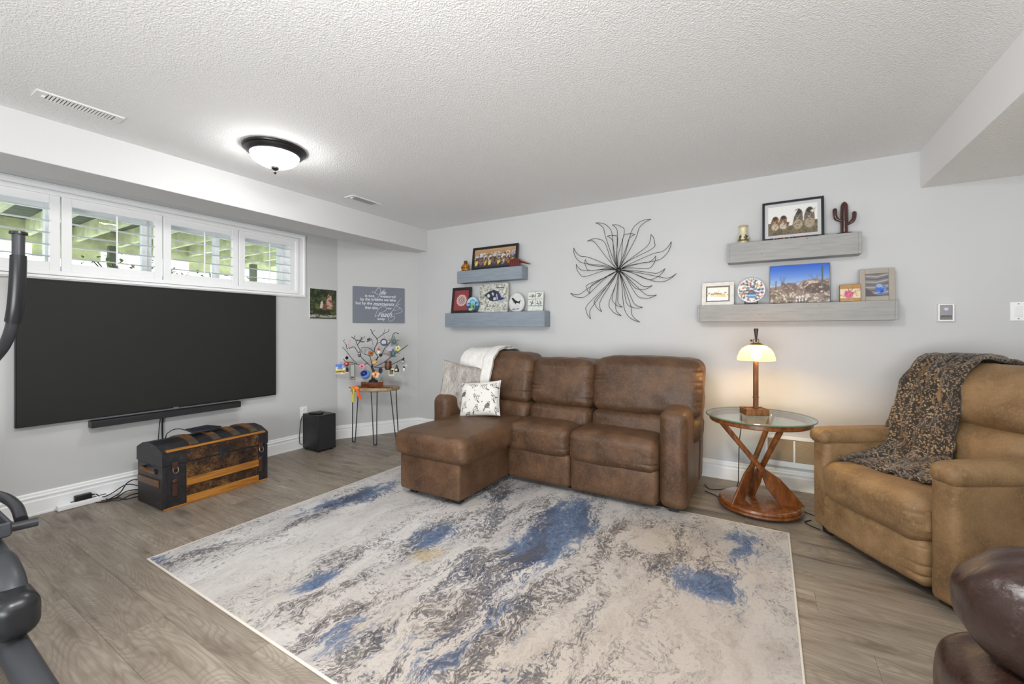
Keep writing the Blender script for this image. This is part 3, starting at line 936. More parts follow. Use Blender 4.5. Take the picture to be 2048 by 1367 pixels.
K = 0.000713
def tl(cx, cy, dep=0.0):           # tree-local: lateral, depth, height above the table
    return Vector(((cx - 645) * K, dep, 1.26 - K * cy - 0.594))
WIRE = simple('dark_wire', (46, 44, 46), 0.45, 0.5)
TREE = (TC.x - 0.012, TC.y - 0.008, 0.594)
wt = thing('wire_tree', 'dark twisted wire tree hung with ornaments on the corner table', 'decorative tree', TREE, YAW)
bt = MB().sph((0.0, 0.0, 0.045), (0.055, 0.05, 0.04), 12, 8).build('base', WIRE, wt)
MB().tube(spline([tl(650, 880), tl(640, 800), tl(655, 720), tl(625, 640), tl(632, 600)], 5), [0.020 - 0.010 * i / 20 for i in range(21)], 8).build('trunk', WIRE, wt)
for k_, (br, r_) in enumerate([
    ([(625, 645), (560, 580), (480, 510), (400, 400), (350, 330), (250, 360), (230, 290)], 0.0032),
    ([(620, 640), (660, 560), (705, 480), (655, 400), (662, 340), (690, 280), (690, 215), (620, 130), (585, 60)], 0.0036),
    ([(620, 130), (655, 95), (700, 75)], 0.002), ([(690, 215), (800, 130), (860, 95), (862, 60)], 0.0026), ([(800, 130), (825, 62)], 0.002),
    ([(660, 600), (720, 490), (790, 420), (830, 340), (920, 240), (970, 120), (1045, 130)], 0.0032),
    ([(620, 620), (590, 480), (480, 430), (420, 360), (370, 270), (345, 215), (280, 180)], 0.003), ([(345, 215), (390, 155)], 0.002),
    ([(655, 400), (560, 345), (450, 345)], 0.0026), ([(630, 640), (740, 600), (850, 530), (1000, 420), (1100, 350), (1160, 300)], 0.003),
    ([(790, 430), (900, 440), (1000, 400), (1060, 430)], 0.0024), ([(560, 580), (430, 605), (300, 570), (200, 560), (160, 520)], 0.003),
    ([(400, 590), (310, 490), (250, 400), (190, 330)], 0.0026), ([(690, 280), (760, 255), (830, 230)], 0.002), ([(640, 300), (610, 220), (570, 200)], 0.002),
    ([(660, 640), (780, 640), (900, 610), (1050, 540), (1120, 500)], 0.0028), ([(400, 300), (450, 230), (500, 170)], 0.002), ([(230, 290), (190, 240), (215, 215)], 0.002)]):
    d_ = 0.06 * math.sin(k_ * 2.4)
    pp = [tl(x, y, d_ * i / max(1, len(br) - 1)) for i, (x, y) in enumerate(br)]
    MB().tube(spline(pp, 4), r_ * 1.15, 6).build('branch', WIRE, wt)

def om(name, c, rough=0.4, metal=0.0):
    return M('orn_' + name, c, rough, metal)
def W(cx, cy, dep=-0.03):
    p = tl(cx, cy, dep)
    return (TREE[0] + p.x * RTX - p.y * RTY, TREE[1] + p.x * RTY + p.y * RTX, TREE[2] + p.z)
OG = 'ornaments hanging on the wire tree'
def orn(name, label, cx, cy, dep=-0.035, cat='ornament'):
    t = thing(name, label, cat, W(cx, cy, dep), YAW, OG)
    return t
def hook(t, top, ln=0.03):
    MB().tube(spline([(0, 0, top), (0.004, 0, top + ln * 0.5), (0, 0.003, top + ln)], 3), 0.0009, 5).build('hanger', WIRE, t)
def disc_(t, nm, r, th, m, n=20, sx=1.0, sz=1.0, c=(0, 0, 0)):
    return MB().prism([(c[0] + r * sx * math.cos(2 * math.pi * i / n), c[2] + r * sz * math.sin(2 * math.pi * i / n)) for i in range(n)], c[1] - th / 2, c[1] + th / 2, 'xz').build(nm, m, t)
def star_(t, nm, n, r0, r1, th, m, ph=math.pi / 2, c=(0, 0)):
    P = [(c[0] + (r0 if i % 2 == 0 else r1) * math.cos(ph + math.pi * i / n), c[1] + (r0 if i % 2 == 0 else r1) * math.sin(ph + math.pi * i / n)) for i in range(2 * n)]
    return MB().prism(P, -th / 2, th / 2, 'xz').build(nm, m, t, smooth=False)

t = orn('painted_card_ornament', 'square ornament painted with blue sky and yellow field, leftmost on the tree', 165, 665)
cv = Cv(30, 30, (90, 130, 220)).rect(0, 0, 1, 0.55, (215, 200, 110)).rect(0, 0.0, 1, 0.12, (200, 200, 205)).speck(6, 3, 0.55, (240, 235, 190), None).line([(0.05, 0.22), (0.9, 0.3)], 0.10, (70, 60, 45)).ell(0.8, 0.25, 0.14, 0.12, (205, 110, 50))
MB().rb((0, 0.003, 0), (0.106, 0.006, 0.106), 0.001).build('tile', TRIM, t, smooth=False); panel('picture', cv, 0.106, 0.106, t, PRINT, -0.0008, z0=-0.053); hook(t, 0.053)
t = orn('black_diamond_ornament', 'small black faceted diamond shaped ornament at the tree left', 260, 492)
MB().lathe([(0, -0.024), (0.021, 0.0), (0, 0.022)], 6).build('gem', om('black', (18, 18, 20), 0.25), t, smooth=False); hook(t, 0.022)
t = orn('red_ball_ornament', 'red and orange round ornament beside the painted card', 258, 585)
MB().sph((0, 0, 0), 0.027, 14, 10).build('ball', om('red', (190, 52, 36), 0.3), t); MB().sph((0.005, -0.02, 0.004), (0.012, 0.012, 0.012), 10, 6).build('face', om('skin', (230, 190, 160)), t); hook(t, 0.027)
t = orn('small_bottle_ornament', 'tiny black bottle ornament with white base under the red ball', 266, 672)
MB().lathe([(0, -0.028), (0.013, -0.028), (0.013, 0.012), (0.006, 0.022), (0.006, 0.03), (0, 0.03)], 12).build('bottle', om('black', (18, 18, 20), 0.25), t); MB().lathe([(0, -0.032), (0.0135, -0.032), (0.0135, -0.022), (0, -0.022)], 12).build('white_base', om('white', (235, 235, 232)), t); hook(t, 0.03)
t = orn('framed_glass_tag', 'tall narrow brown framed glass tag hanging at the tree left', 345, 705)
fr = MB(); 
for a in ((-0.025, 0, 0), (0.025, 0, 0)): fr.rb(a, (0.006, 0.008, 0.165), 0.001)
for z in (-0.080, 0.080): fr.rb((0, 0, z), (0.056, 0.008, 0.006), 0.001)
fr.build('frame', om('brown', (104, 82, 66)), t, smooth=False); MB().box((0, 0, 0), (0.046, 0.002, 0.156)).build('glass', om('frost', (176, 184, 180), 0.15), t, smooth=False); MB().rb((0, -0.003, -0.06), (0.03, 0.004, 0.02), 0.001).build('charm', om('rust', (120, 60, 40)), t, smooth=False); hook(t, 0.083)
t = orn('pink_flower_ornament', 'pink and white flower ornament left of the trunk', 490, 622)
for i in range(6):
    a = i * math.pi / 3
    MB().sph((0.022 * math.cos(a), 0, 0.016 * math.sin(a)), (0.017, 0.006, 0.013), 10, 6).build('petal', om('pink', (224, 150, 172)), t)
MB().sph((0, -0.006, 0), 0.010, 10, 6).build('centre', om('deep_pink', (190, 60, 90)), t); hook(t, 0.03)
t = orn('blue_globe_ornament', 'large glossy blue glass globe ornament low on the trunk', 552, 742, -0.06)
MB().sph((0, 0, 0), 0.050, 20, 14).build('globe', om('lightblue', (110, 160, 215), 0.12), t)
MB().sph((-0.004, -0.022, 0.012), (0.040, 0.036, 0.034), 16, 10).build('dark_swirl', om('navy', (24, 40, 130), 0.12), t); MB().lathe([(0, 0.048), (0.010, 0.048), (0.010, 0.058), (0, 0.058)], 10).build('cap', om('gold', (190, 150, 70), 0.3, 0.9), t); hook(t, 0.058, 0.05)
t = orn('orange_flower_ornament', 'orange and white shell flower ornament right of the blue globe', 706, 745, -0.06)
for i in range(5):
    a = i * 2 * math.pi / 5 + 0.3
    MB().sph((0.024 * math.cos(a), 0, 0.022 * math.sin(a)), (0.020, 0.007, 0.018), 10, 6).build('petal', om('orange' if i % 2 else 'peach', (232, 140, 60) if i % 2 else (240, 205, 170)), t)
MB().sph((0, -0.006, 0), 0.009, 10, 6).build('centre', om('rust', (120, 60, 40)), t); hook(t, 0.04)
t = orn('brown_barrel_ornament', 'brown wooden barrel ornament on the right branches', 886, 600)
MB().lathe([(0, -0.052), (0.030, -0.052), (0.037, -0.02), (0.037, 0.015), (0.030, 0.045), (0, 0.045)], 14).build('barrel', wood_mat('barrel_wood', (70, 44, 26), (104, 66, 38), (130, 88, 54), (10, 10, 2)), t)
for z in (-0.03, 0.028): MB().lathe([(0.0372, z - 0.004), (0.0385, z - 0.004), (0.0385, z + 0.004), (0.0372, z + 0.004)], 14).build('hoop', om('dark_bronze', (66, 56, 46), 0.4, 0.6), t)
hook(t, 0.045)
t = orn('cream_tag_ornament', 'cream rounded tag ornament with dark centre, lower right', 936, 712)
MB().rb((0, 0, 0), (0.062, 0.008, 0.085), 0.0035, 2).build('tag', om('cream', (216, 206, 172)), t); MB().rb((0, -0.005, 0.004), (0.040, 0.004, 0.050), 0.001).build('picture', om('olive', (96, 104, 84)), t, smooth=False); disc_(t, 'eye', 0.010, 0.004, om('black', (18, 18, 20)), c=(0.012, -0.007, 0.018)); hook(t, 0.042)
t = orn('green_teardrop_ornament', 'small dark green teardrop bottle ornament near the right edge', 1015, 655)
MB().lathe([(0, -0.036), (0.024, -0.034), (0.026, -0.012), (0.014, 0.012), (0.006, 0.036), (0, 0.042)], 14).build('drop', om('green', (40, 60, 44), 0.2), t); MB().rb((0, -0.022, -0.012), (0.024, 0.008, 0.022), 0.002).build('label_patch', om('cream', (216, 206, 172)), t, smooth=False); hook(t, 0.042)
t = orn('puffin_ornament', 'small black and white bird ornament at the far right', 1112, 545)
MB().sph((0, 0, 0), (0.014, 0.012, 0.026), 12, 8).build('body', om('black', (18, 18, 20)), t); MB().sph((0, -0.006, -0.004), (0.009, 0.009, 0.016), 10, 6).build('belly', om('white', (235, 235, 232)), t); MB().sph((0.004, 0, 0.028), 0.011, 10, 6).build('head', om('black', (18, 18, 20)), t); MB().lathe([(0.004, 0), (0, 0.014)], 8, mtx=Matrix.Translation((0.012, 0, 0.027)) @ Matrix.Rotation(R(90), 4, 'Y')).build('beak', om('orange', (232, 140, 60)), t); hook(t, 0.038)
t = orn('penguin_ornament', 'tiny penguin ornament below the small bird, far right', 1125, 668)
MB().sph((0, 0, 0), (0.013, 0.011, 0.022), 12, 8).build('body', om('white', (235, 235, 232)), t); MB().sph((0.002, 0.003, 0.004), (0.012, 0.010, 0.020), 10, 6).build('back', om('black', (18, 18, 20)), t); MB().sph((0, 0, 0.024), 0.010, 10, 6).build('head', om('black', (18, 18, 20)), t); hook(t, 0.034, 0.05)
t = orn('grey_starfish_ornament', 'large grey green starfish ornament at the upper right', 975, 250)
star_(t, 'star', 5, 0.066, 0.030, 0.012, om('sage', (104, 120, 118))); MB().sph((0, -0.006, 0), (0.026, 0.010, 0.026), 12, 8).build('centre_boss', om('sage2', (88, 104, 104)), t); hook(t, 0.066)
t = orn('teal_turtle_ornament', 'teal turtle shaped ornament below the starfish', 955, 432)
MB().sph((0, 0, 0), (0.028, 0.012, 0.036), 14, 8).build('shell', om('teal', (70, 96, 100)), t)
for (a, b) in ((-0.03, 0.022), (0.03, 0.022), (-0.026, -0.026), (0.026, -0.026)):
    MB().sph((a, 0, b), (0.015, 0.005, 0.010), 8, 6).build('flipper', om('sage', (104, 120, 118)), t)
MB().sph((0, 0, 0.042), 0.011, 8, 6).build('head', om('sage', (104, 120, 118)), t); hook(t, 0.052)
t = orn('yellow_flower_ornament', 'pale yellow and green flower ornament right of the starfish', 1032, 348)
for i in range(5):
    a = i * 2 * math.pi / 5
    MB().sph((0.017 * math.cos(a), 0, 0.017 * math.sin(a)), (0.015, 0.006, 0.015), 8, 6).build('petal', om('lemon', (216, 214, 150)), t)
MB().sph((0, -0.006, 0), 0.008, 8, 6).build('centre', om('moss', (120, 130, 60)), t); hook(t, 0.03)
t = orn('wreath_ornament', 'brown wreath ring ornament with blue inside, upper right', 820, 258)
MB().tube([(0.032 * math.cos(2 * math.pi * i / 20), 0, 0.032 * math.sin(2 * math.pi * i / 20)) for i in range(20)], 0.008, 8, True).build('ring', om('brown', (104, 82, 66)), t); disc_(t, 'disc', 0.028, 0.004, om('sky', (186, 196, 214))); MB().sph((0, -0.006, -0.026), (0.02, 0.006, 0.010), 10, 6).build('bow', om('slate', (70, 84, 120)), t); hook(t, 0.04)
t = orn('dragonfly_ornament', 'dark dragonfly ornament with crossed wings, upper left', 460, 242)
MB().tube([(-0.030, 0, -0.045), (0.0, 0, 0), (0.022, 0, 0.045)], [0.003, 0.006, 0.005], 8).build('body', om('bronze', (64, 56, 52)), t)
for (a, b) in ((-0.04, 0.004), (0.045, -0.012)):
    MB().sph((a * 0.6, 0, b + 0.006), (0.028, 0.003, 0.007), 10, 6).build('wing', om('bronze2', (84, 76, 70)), t)
hook(t, 0.03)
t = orn('black_hat_ornament', 'tiny black hat ornament near the tree top', 600, 238)
MB().lathe([(0, 0), (0.030, 0), (0.030, 0.004), (0.018, 0.005), (0.015, 0.026), (0, 0.026)], 14, mtx=Matrix.Rotation(R(-25), 4, 'Y')).build('hat', om('black', (18, 18, 20)), t); MB().lathe([(0.0182, 0.006), (0.0186, 0.006), (0.018, 0.012), (0.0172, 0.012)], 14, mtx=Matrix.Rotation(R(-25), 4, 'Y')).build('band', om('grey', (130, 130, 132)), t); hook(t, 0.026)
t = orn('glass_cone_ornament', 'clear grey glass cone ornament in the middle left', 515, 392)
MB().lathe([(0, -0.036), (0.012, -0.030), (0.030, 0.022), (0.028, 0.026), (0, 0.022)], 16).build('cone', om('smoke', (176, 180, 184), 0.1), t); MB().lathe([(0, 0.024), (0.008, 0.024), (0.006, 0.032), (0, 0.032)], 8).build('cap', om('silver', (180, 180, 182), 0.3, 0.9), t); hook(t, 0.032)
t = orn('owl_ornament', 'dark grey owl ornament left of centre', 450, 442)
MB().sph((0, 0, 0), (0.019, 0.014, 0.030), 12, 8).build('body', om('charcoal', (66, 66, 70)), t)
for s in (-1, 1): disc_(t, 'eye', 0.006, 0.004, om('white', (235, 235, 232)), c=(s * 0.008, -0.014, 0.014), n=10)
MB().sph((0, -0.008, -0.008), (0.010, 0.008, 0.014), 8, 6).build('belly', om('grey', (130, 130, 132)), t); hook(t, 0.03)
t = orn('orange_shell_ornament', 'orange brown shell ornament in the tree centre', 625, 430)
MB().lathe([(0, -0.032), (0.020, -0.022), (0.032, 0.006), (0.026, 0.026), (0, 0.032)], 14, sy=0.5).build('shell', om('amber', (188, 120, 62), 0.3), t); MB().sph((0.008, -0.016, 0.006), (0.014, 0.006, 0.012), 8, 6).build('spot', om('rust', (120, 60, 40)), t); hook(t, 0.032)
t = orn('yellow_shell_ornament', 'golden yellow shell ornament just above the trunk fork', 678, 562)
MB().lathe([(0, -0.026), (0.018, -0.020), (0.030, 0.008), (0.022, 0.024), (0, 0.026)], 14, sy=0.5).build('shell', om('gold2', (206, 156, 70), 0.3), t); MB().sph((-0.006, -0.014, -0.004), (0.012, 0.005, 0.010), 8, 6).build('spot', om('peach', (240, 205, 170)), t); hook(t, 0.026)
t = orn('santa_ornament', 'small white santa ornament with red cap right of centre', 742, 405)
MB().sph((0, 0, 0), (0.020, 0.014, 0.024), 12, 8).build('body', om('white', (235, 235, 232)), t); MB().lathe([(0.014, 0), (0.012, 0.01), (0, 0.036)], 10, c=(0, 0, 0.016)).build('cap', om('red', (190, 52, 36)), t); MB().sph((0, -0.010, 0.012), (0.010, 0.006, 0.008), 8, 6).build('face', om('skin', (230, 190, 160)), t); hook(t, 0.05)
t = orn('black_heart_ornament', 'small black heart ornament beside the santa', 775, 452)
MB().prism([(0, -0.022), (0.016, -0.004), (0.019, 0.008), (0.012, 0.016), (0.004, 0.014), (0, 0.008), (-0.004, 0.014), (-0.012, 0.016), (-0.019, 0.008), (-0.016, -0.004)], -0.004, 0.004, 'xz').build('heart', om('black', (18, 18, 20), 0.25), t, smooth=False); hook(t, 0.010)
for cx, cy, nm_ in ((285, 290, 'red and white candy cane ornament on the left branches'), (735, 350, 'red and white candy cane ornament near the tree centre')):
    t = orn('candy_cane_ornament', nm_, cx, cy)
    path = spline([(0.0, 0, -0.05), (0.002, 0, 0.0), (0.006, 0, 0.03), (0.016, 0, 0.042), (0.024, 0, 0.032), (0.025, 0, 0.020)], 4)
    for i in range(len(path) - 1):
        MB().tube([path[i], path[i + 1]], 0.0035, 6).build('stripe', om('red', (190, 52, 36)) if i % 2 else om('white', (235, 235, 232)), t)
t = orn('clear_ring_ornament', 'large pale translucent ring ornament behind the right branches', 900, 335, 0.03)
MB().tube([(0.048 * math.cos(2 * math.pi * i / 28), 0, 0.048 * math.sin(2 * math.pi * i / 28)) for i in range(28)], 0.006, 8, True).build('ring', om('pale', (206, 208, 220), 0.15), t); disc_(t, 'web', 0.046, 0.002, om('pale2', (196, 198, 210), 0.2), 24); hook(t, 0.052)
t = orn('dark_oval_ornament', 'dark oval framed ornament right of the orange flower', 770, 682)
disc_(t, 'oval', 0.032, 0.010, om('charcoal', (66, 66, 70)), 20, 0.7, 1.1); disc_(t, 'inset', 0.022, 0.004, om('navy2', (36, 38, 60), 0.2), 18, 0.7, 1.1, (0, -0.006, 0)); hook(t, 0.034)
t = orn('silver_snowflake_ornament', 'thin white snowflake ornament at the right edge', 1150, 610)
for i in range(3):
    a = i * math.pi / 3
    MB().tube([(-0.028 * math.cos(a), 0, -0.028 * math.sin(a)), (0.028 * math.cos(a), 0, 0.028 * math.sin(a))], 0.0018, 6).build('arm', om('white', (235, 235, 232)), t)
hook(t, 0.026)
t = orn('gold_bell_ornament', 'little gold bell standing by the tree base', 790, 850, -0.05)
MB().lathe([(0.016, -0.018), (0.014, -0.010), (0.011, 0.006), (0.005, 0.016), (0, 0.018)], 14).build('bell', om('gold', (196, 156, 60), 0.25, 0.9), t); MB().sph((0, 0, -0.016), 0.005, 8, 6).build('clapper', om('bronze', (64, 56, 52)), t); hook(t, 0.018, 0.02)
t = orn('red_star_ornament', 'thin red star ornament on the right branch', 882, 440)
star_(t, 'star', 5, 0.022, 0.007, 0.004, om('red', (190, 52, 36))); hook(t, 0.022, 0.012)

CAN = wood_mat('carved_canoe_wood', (78, 40, 22), (110, 60, 32), (138, 80, 46), (2, 9, 9), 4, 0.35)
cn = thing('wooden_canoe', 'small carved reddish wooden canoe on the corner table', 'carving', W(665, 933, -0.085), YAW)
NN = 14
vs = []
for i in range(NN + 1):
    u = -1 + 2 * i / NN
    wd = 0.036 * (1 - abs(u) ** 2.4) + 0.002
    sh = 0.012 * abs(u) ** 2
    for (a, z) in ((-1, 0.050 + sh), (-0.9, 0.022 + sh), (-0.45, 0.002), (0.45, 0.002), (0.9, 0.022 + sh), (1, 0.050 + sh), (0.82, 0.048 + sh), (0.5, 0.018 + sh * 0.5), (-0.5, 0.018 + sh * 0.5), (-0.82, 0.048 + sh)):
        vs.append((u * 0.118, a * wd, z))
fs = [tuple(range(10)), tuple(reversed(range(NN * 10, NN * 10 + 10)))] + [(i * 10 + j, i * 10 + (j + 1) % 10, (i + 1) * 10 + (j + 1) % 10, (i + 1) * 10 + j) for i in range(NN) for j in range(10)]
MB().add(vs, fs).build('hull', CAN, cn, angle=50)
for xx in (-0.045, 0.045):
    MB().rb((xx, 0, 0.046), (0.012, 0.056, 0.004), 0.001).build('thwart', CAN, cn, smooth=False)
for (a, b, lab) in (((350, 922), (625, 919), 'thin reddish brown stick lying left of the canoe'), ((760, 920), (1000, 918), 'thin reddish brown stick lying right of the canoe')):
    p, q = Vector(W(*a, -0.137)), Vector(W(*b, -0.137))
    s_ = thing('wooden_stick', lab, 'stick', (p + q) / 2)
    d_ = (q - p) / 2
    MB().tube([-d_, -d_ * 0.3 + Vector((0, 0, 0.002)), d_ * 0.4, d_], [0.006, 0.0075, 0.007, 0.0055], 8).build('shaft', CAN, s_)
rb = thing('ribbon_tassel', 'orange and yellow ribbon tassel hanging over the table edge', 'tassel', W(455, 930, -0.175), YAW)
for (c_, pts_) in (((236, 96, 36), [(-0.03, 0, 0.01), (0.0, -0.01, 0.015), (0.03, -0.01, -0.02), (0.05, -0.008, -0.08), (0.066, -0.006, -0.115)]), ((214, 202, 70), [(-0.01, -0.004, 0.01), (-0.006, -0.014, -0.02), (-0.012, -0.012, -0.08), (-0.014, -0.010, -0.14)]), ((240, 140, 40), [(-0.045, 0, 0.004), (-0.02, -0.006, 0.016), (0.01, -0.008, 0.016), (0.04, 0, 0.0)])):
    MB().tube(spline(pts_, 5), 0.013, 8, flat=0.25).build('ribbon', M('ribbon_%d_%d' % (c_[0], c_[1]), c_, 0.6), rb)
MB().sph((-0.002, -0.006, 0.012), (0.016, 0.010, 0.010), 10, 6).build('knot', M('ribbon_knot', (220, 60, 40), 0.6), rb)

# ================================================================ castle print and quote sign
cp = thing('castle_print', 'small unframed print of a castle among trees, by the window', 'print', (XL, 2.863, 1.328), R(90))
MB().rb((0, -0.007, 0.158), (0.318, 0.012, 0.316), 0.004).build('board', TRIM, cp, smooth=False)
cv = Cv(58, 60, (38, 48, 30))
cv.speck(9, 5, 0.5, (70, 84, 46), None).speck(14, 8, 0.58, (96, 104, 60), cv.band(0.12, 0.75)).speck(20, 9, 0.62, (24, 30, 20), None)
cv.poly([(0.60, 0.35), (0.62, 0.66), (0.66, 0.70), (0.68, 0.86), (0.74, 0.78), (0.80, 0.82), (0.83, 0.60), (0.86, 0.32)], (196, 158, 140)).poly([(0.36, 0.36), (0.40, 0.56), (0.46, 0.62), (0.50, 0.46), (0.54, 0.34)], (208, 196, 180))
cv.poly([(0.44, 0.3), (0.5, 0.52), (0.62, 0.5), (0.66, 0.3)], (110, 84, 52)).speck(16, 11, 0.55, (120, 80, 70), ((cv.X > .58) & (cv.X < .88) & (cv.Y > .3) & (cv.Y < .85)) * 1.0)
cv.rect(0, 0.05, 1, 0.12, (178, 176, 170)).rect(0, 0, 1, 0.05, (70, 74, 48)).speck(18, 21, 0.55, (90, 84, 78), cv.band(0.05, 0.13))
panel('picture', cv, 0.316, 0.314, cp, PRINT, -0.0138, z0=0.001)

dA = (B_ - A_).normalized()
nA = Vector((dA.y, -dA.x, 0))
sc_ = A_ + dA * 0.4515 + nA * 0.001
sg = thing('quote_sign', 'slate blue canvas sign with a white written quote on the angled wall', 'wall sign', (sc_.x, sc_.y, 1.292), math.atan2(dA.y, dA.x))
SGW, SGH = 0.586, 0.412
MB().rb((0, -0.010, SGH / 2), (SGW, 0.020, SGH), 0.003).build('canvas', simple('slate_canvas', (120, 126, 138), 0.7, bmp=0.1, bscale=400), sg, smooth=False)
INK = M('white_ink', (225, 228, 232), 0.6)
def sx(c): return (c - 205) / 1495 * SGW - SGW / 2
def sz(c): return SGH - (c - 190) / 1040 * SGH
FY = -0.0208
for (txt, x0, x1, yb, h, sh) in (('is not', 545, 800, 485, 78, 0.0), ('measured', 985, 1425, 485, 78, 0.0), ('by the breaths we take', 415, 1435, 590, 84, 0.0), ('but by the', 285, 740, 705, 84, 0.0), ('moments', 765, 1400, 725, 110, 0.55), ('that take', 540, 905, 830, 84, 0.0), ('our', 1190, 1315, 825, 70, 0.0), ('reath', 900, 1330, 1050, 150, 0.6), ('away', 895, 1115, 1145, 74, 0.0), ('ife', 985, 1150, 395, 110, 0.6)):
    text_mesh('lettering', txt, h / 1040 * SGH * 1.35, INK, sg, (sx(x0), FY, sz(yb)), width=(x1 - x0) / 1495 * SGW, shear=sh, bold=0.0006)
for st in ([(735, 360), (760, 330), (830, 365), (940, 415), (975, 330), (985, 265), (945, 215), (890, 235), (830, 340), (830, 345)],
           [(1120, 250), (1040, 300), (965, 420), (870, 530), (815, 505), (800, 470)],
           [(935, 950), (1090, 895), (1165, 820), (1120, 760), (1040, 755), (930, 820), (860, 950), (820, 1050), (900, 1005)],
           [(1580, 510), (1460, 670), (1385, 800), (1260, 980), (1212, 1110), (1250, 1180), (1350, 1140), (1400, 1080), (1365, 1030), (1270, 1080)],
           [(1570, 655), (1480, 700), (1470, 740), (1560, 775), (1500, 830), (1400, 860), (1370, 820)],
           [(1380, 975), (1540, 930), (1630, 870), (1580, 790), (1540, 770)]):
    MB().tube(spline([(sx(a), FY, sz(b)) for a, b in st], 5), 0.0022, 6, flat=0.8).build('script_stroke', INK, sg)

# ================================================================ floating shelves on the back wall
def shelf_mat(name, c0, c1):
    m, nt, b = nmat(name)
    co = coords(nt, (1.5, 12, 12))
    n = ntex(nt, co, 4, 6, 0.6)
    c = ramp(nt, n, [(0.3, c0), (0.7, c1)])
    holes = nd(nt, 'TexVoronoi', {'Vector': coords(nt), 'Scale': 17.0}).outputs['Distance']
    c = mixc(nt, ramp(nt, holes, [(0.045, g(1)), (0.06, g(0))]), c, L4((70, 70, 70)))
    lk(nt, c, b.inputs['Base Color'])
    b.inputs['Roughness'].default_value = 0.55
    bump(nt, b, n, 0.10, 0.002)
    return m
SHB = shelf_mat('blue_grey_stained_beam', (128, 139, 150), (146, 156, 166))
SHG = shelf_mat('grey_stained_beam', (146, 147, 145), (166, 166, 164))
SHF = 3.715
def shelf(x0, x1, z0, z1, m, label):
    t = thing('floating_shelf', label, 'shelf', ((x0 + x1) / 2, YB, z0), 0, 'floating box shelves on the back wall')
    w = x1 - x0
    d = YB - SHF
    b = MB().rb((0, -d / 2, (z1 - z0) / 2), (w - 0.036, d, z1 - z0), 0.0025, 2).build('beam', m, t)
    for s in (-1, 1):
        MB().rb((s * (w / 2 - 0.009), -d / 2, (z1 - z0) / 2), (0.018, d, z1 - z0), 0.0025, 2).build('end_board', m, t)
    return t
shelf(-2.945, -2.120, 1.725, 1.855, SHB, 'short blue grey box shelf at the upper left')
shelf(-3.117, -1.866, 1.240, 1.395, SHB, 'long blue grey box shelf at the lower left')
shelf(-0.270, 0.552, 1.728, 1.877, SHG, 'short grey box shelf at the upper right')
shelf(-0.486, 0.742, 1.271, 1.402, SHG, 'long grey box shelf at the lower right above the lamp')
SZ = {'ul': 1.855, 'll': 1.395, 'ur': 1.877, 'lr': 1.402}

def lean(name, label, cat, x, shelf_, tilt, y=3.765, rz=0.0):
    return thing(name, label, cat, (x, y, SZ[shelf_] + 0.0005), rot=(R(-tilt), 0, rz))
def picture_frame(t, w, h, fw, fm, cv, matw=0.0, matc=(240, 240, 238), dep=0.016, gloss=True, lab='frame'):
    for s in (-1, 1):
        MB().rb((s * (w / 2 - fw / 2), 0, h / 2), (fw, dep, h), 0.0025).build(lab + '_side', fm, t, smooth=False)
    for z in (fw / 2, h - fw / 2):
        MB().rb((0, 0, z), (w - 2 * fw, dep, fw), 0.0025).build(lab + '_rail', fm, t, smooth=False)
    MB().box((0, dep * 0.35, h / 2), (w - 0.01, 0.003, h - 0.01)).build('backing', M('frame_backing', (60, 52, 44), 0.8), t, smooth=False)
    if matw:
        mm = M('mat_%d_%d_%d' % tuple(matc), matc, 0.7)
        mb = MB()
        iw, ih = w - 2 * fw, h - 2 * fw
        mb.box((0, -dep * 0.05, fw + matw / 2), (iw, 0.002, matw)).box((0, -dep * 0.05, h - fw - matw / 2), (iw, 0.002, matw))
        mb.box((-iw / 2 + matw / 2, -dep * 0.05, h / 2), (matw, 0.002, ih - 2 * matw)).box((iw / 2 - matw / 2, -dep * 0.05, h / 2), (matw, 0.002, ih - 2 * matw))
        mb.build('mat_board', mm, t, smooth=False)
    pw, ph = w - 2 * fw - 2 * matw, h - 2 * fw - 2 * matw
    panel('picture', cv, pw, ph, t, GLOSS if gloss else PRINT, -dep * 0.02, z0=fw + matw)
BFR = simple('black_frame_wood', (28, 26, 28), 0.4)

# --- upper left shelf
bd = thing('seated_figurine', 'small golden brown seated figurine on the upper left shelf', 'figurine', (-2.872, 3.775, SZ['ul']))
GOLD = simple('antique_gold', (168, 112, 38), 0.35, 0.35, vary=0.25, vscale=30)
MB().sph((0, 0, 0.022), (0.052, 0.038, 0.024), 16, 10).build('crossed_legs', GOLD, bd)
MB().sph((0, 0, 0.056), (0.034, 0.028, 0.036), 14, 10).build('belly', GOLD, bd)
MB().sph((0, 0, 0.100), (0.022, 0.020, 0.024), 14, 10).build('head', M('fig_dark', (110, 58, 24), 0.4), bd)
for s in (-1, 1):
    MB().tube(spline([(s * 0.026, 0, 0.078), (s * 0.044, -0.006, 0.052), (s * 0.030, -0.026, 0.036)], 4), [0.011] * 9, 8).build('arm', GOLD, bd)
MB().lathe([(0, 0), (0.050, 0), (0.046, 0.006), (0, 0.006)], 18).build('plinth', M('fig_dark', (110, 58, 24)), bd)

